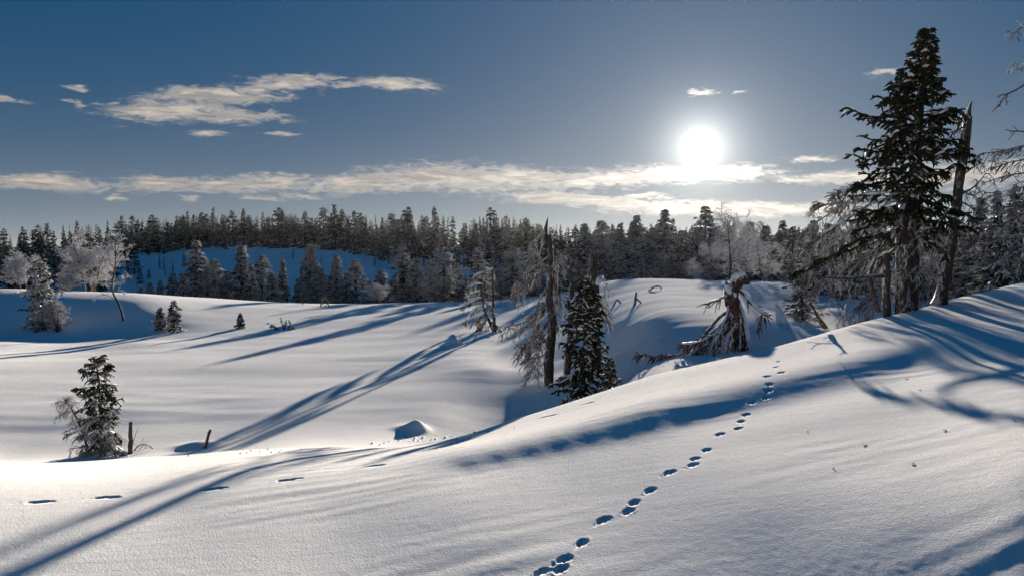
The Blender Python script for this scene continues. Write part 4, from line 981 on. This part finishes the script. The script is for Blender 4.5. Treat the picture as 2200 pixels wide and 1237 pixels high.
# a few lone ones on the blue snow slope
for px, py, top, wd, lab in [(290, 590, 535, 1.1, 'broad dark spruce right of the bare bent birch, at the foot of the blue slope'), (275, 600, 548, 1.0, 'dark spruce just behind the crown of the bare bent birch'),
        (343, 578, 545, .5, 'left one of two thin bare-looking spruces on the blue slope'), (352, 580, 550, .4, 'right one of two thin bare-looking spruces on the blue slope'), (372, 585, 560, .5, 'small thin spruce low on the left of the blue slope'),
        (395, 572, 540, .9, 'dark spruce beside the white-tipped narrow one, on the blue slope'), (320, 600, 578, 1.0, 'low dark spruce at the left foot of the blue slope'), (630, 556, 535, .6, 'tiny lone shrub-like spruce high on the open blue slope'),
        (690, 570, 548, .8, 'small spruce at the right end of the open blue slope'), (355, 592, 570, .5, 'tiny dark spruce below the two thin ones on the blue slope'), (835, 568, 540, .7, 'slim spruce before the ridge left of the pale-tipped tall one'),
        (805, 572, 545, .8, 'small dark spruce at the forest edge above the broad snow-topped one'), (910, 575, 545, .8, 'small spruce on the snow patch right of the dark pointed one'), (300, 610, 575, 1.2, 'wide low spruce at the rim right of the bare bent birch'),
        (435, 540, 522, .7, 'little spruce at the top of the blue slope, left of two'), (465, 535, 520, .8, 'little spruce at the top of the blue slope, right of two')]:
    g = ground_at(px, py, 70)
    plant('spruce_tree', FAR[(px * 7) % 6], g, lab, 'spruce', 'lone spruces on the blue slope', rot=px, scale=max(1.2, tall(px, top, g)) / 6.0, widen=wd)
# the wood behind them, too dense to count
Fb = Build(); rng = np.random.RandomState(91)
for i in range(1900):
    px = rng.uniform(-260, 2460); f = front(px) + 8 * perlin(px / 55.0, 0.5, 3); d = f + 2 + (245 - f) * rng.rand() ** 1.7
    p = spot(px, d); low = i % 3 == 0
    top = np.interp(px, SKX, SKY_) + 4 + abs(rng.normal(0, 13)) - 16 * perlin(px / 45.0, 7.5, 5)
    h = float(np.clip(tall(px, top, p), 2.5, 8.0)) if d > 165 else rng.uniform(3, 5.5)
    if low: h *= rng.uniform(0.45, 0.7)
    nb = 14 if low else 24; kind = rng.rand(); e_ = 0.45 if kind < 0.25 else 0.85; w_ = rng.uniform(0.16, 0.30) * (1.5 if low else 1)
    t = np.linspace(0.05 if kind > .25 else .25, 0.97, nb); az = np.arange(nb) * 2.4 + rng.uniform(0, 6); L = w_ * h * (1 - t) ** e_ * rng.uniform(.5, 1.35, nb)
    lean_ = rng.normal(0, 0.05, 2) * h
    o = np.stack([t * lean_[0], t * lean_[1], t * h], -1) + p
    dr = np.stack([np.sin(az), np.cos(az), np.full(nb, -.25)], -1) * L[:, None]
    B = np.stack([o, o + dr * .6 + [0, 0, .03], o + dr], 1)
    Fb.tubes(B, np.array([[.15, .26, .07]]) * (0.55 + 0.45 * (1 - t))[:, None] * h / 6 * (1.5 if low else 1), 3, frost=np.clip(rng.normal(.08, .30, nb), -.3, 1), cap=False)
    Fb.tubes(np.stack([p - [0, 0, .2], p + [lean_[0] * .5, lean_[1] * .5, h * .5], p + [lean_[0], lean_[1], h]])[None], np.array([[.1, .06, .02]]), 3, frost=.1)
me = Fb.mesh('distant_wood'); o = obj('distant_wood', me, M_NEEDLE); tag(o, 'dense dark wood filling the back of the ridge', 'forest', kind='stuff')

# ------------------------------------------------------------------ thin haze, added to lighten the dark forest under the sun like lens flare
hv = np.array([[x, y, z] for z in (GROUND_LOW - 1.0, 11.0) for x, y in ((-2100, -2100), (2100, -2100), (2100, 2100), (-2100, 2100))], float)
hq = np.array([[3, 2, 1, 0], [4, 5, 6, 7], [0, 1, 5, 4], [1, 2, 6, 5], [2, 3, 7, 6], [3, 0, 4, 7]])
hm, hw_, ho = material('veil_haze')
pv = hw_.node('ShaderNodeVolumePrincipled'); pv.inputs['Density'].default_value = 0.000012; pv.inputs['Anisotropy'].default_value = 0.6
pv.inputs['Color'].default_value = (0.95, 0.95, 0.95, 1)
hm.node_tree.links.new(pv.outputs[0], ho.inputs['Volume'])
o = obj('haze', mesh_quads('haze', hv, hq, smooth=False), hm); tag(o, 'thin haze added to veil the forest under the sun', kind='stuff')
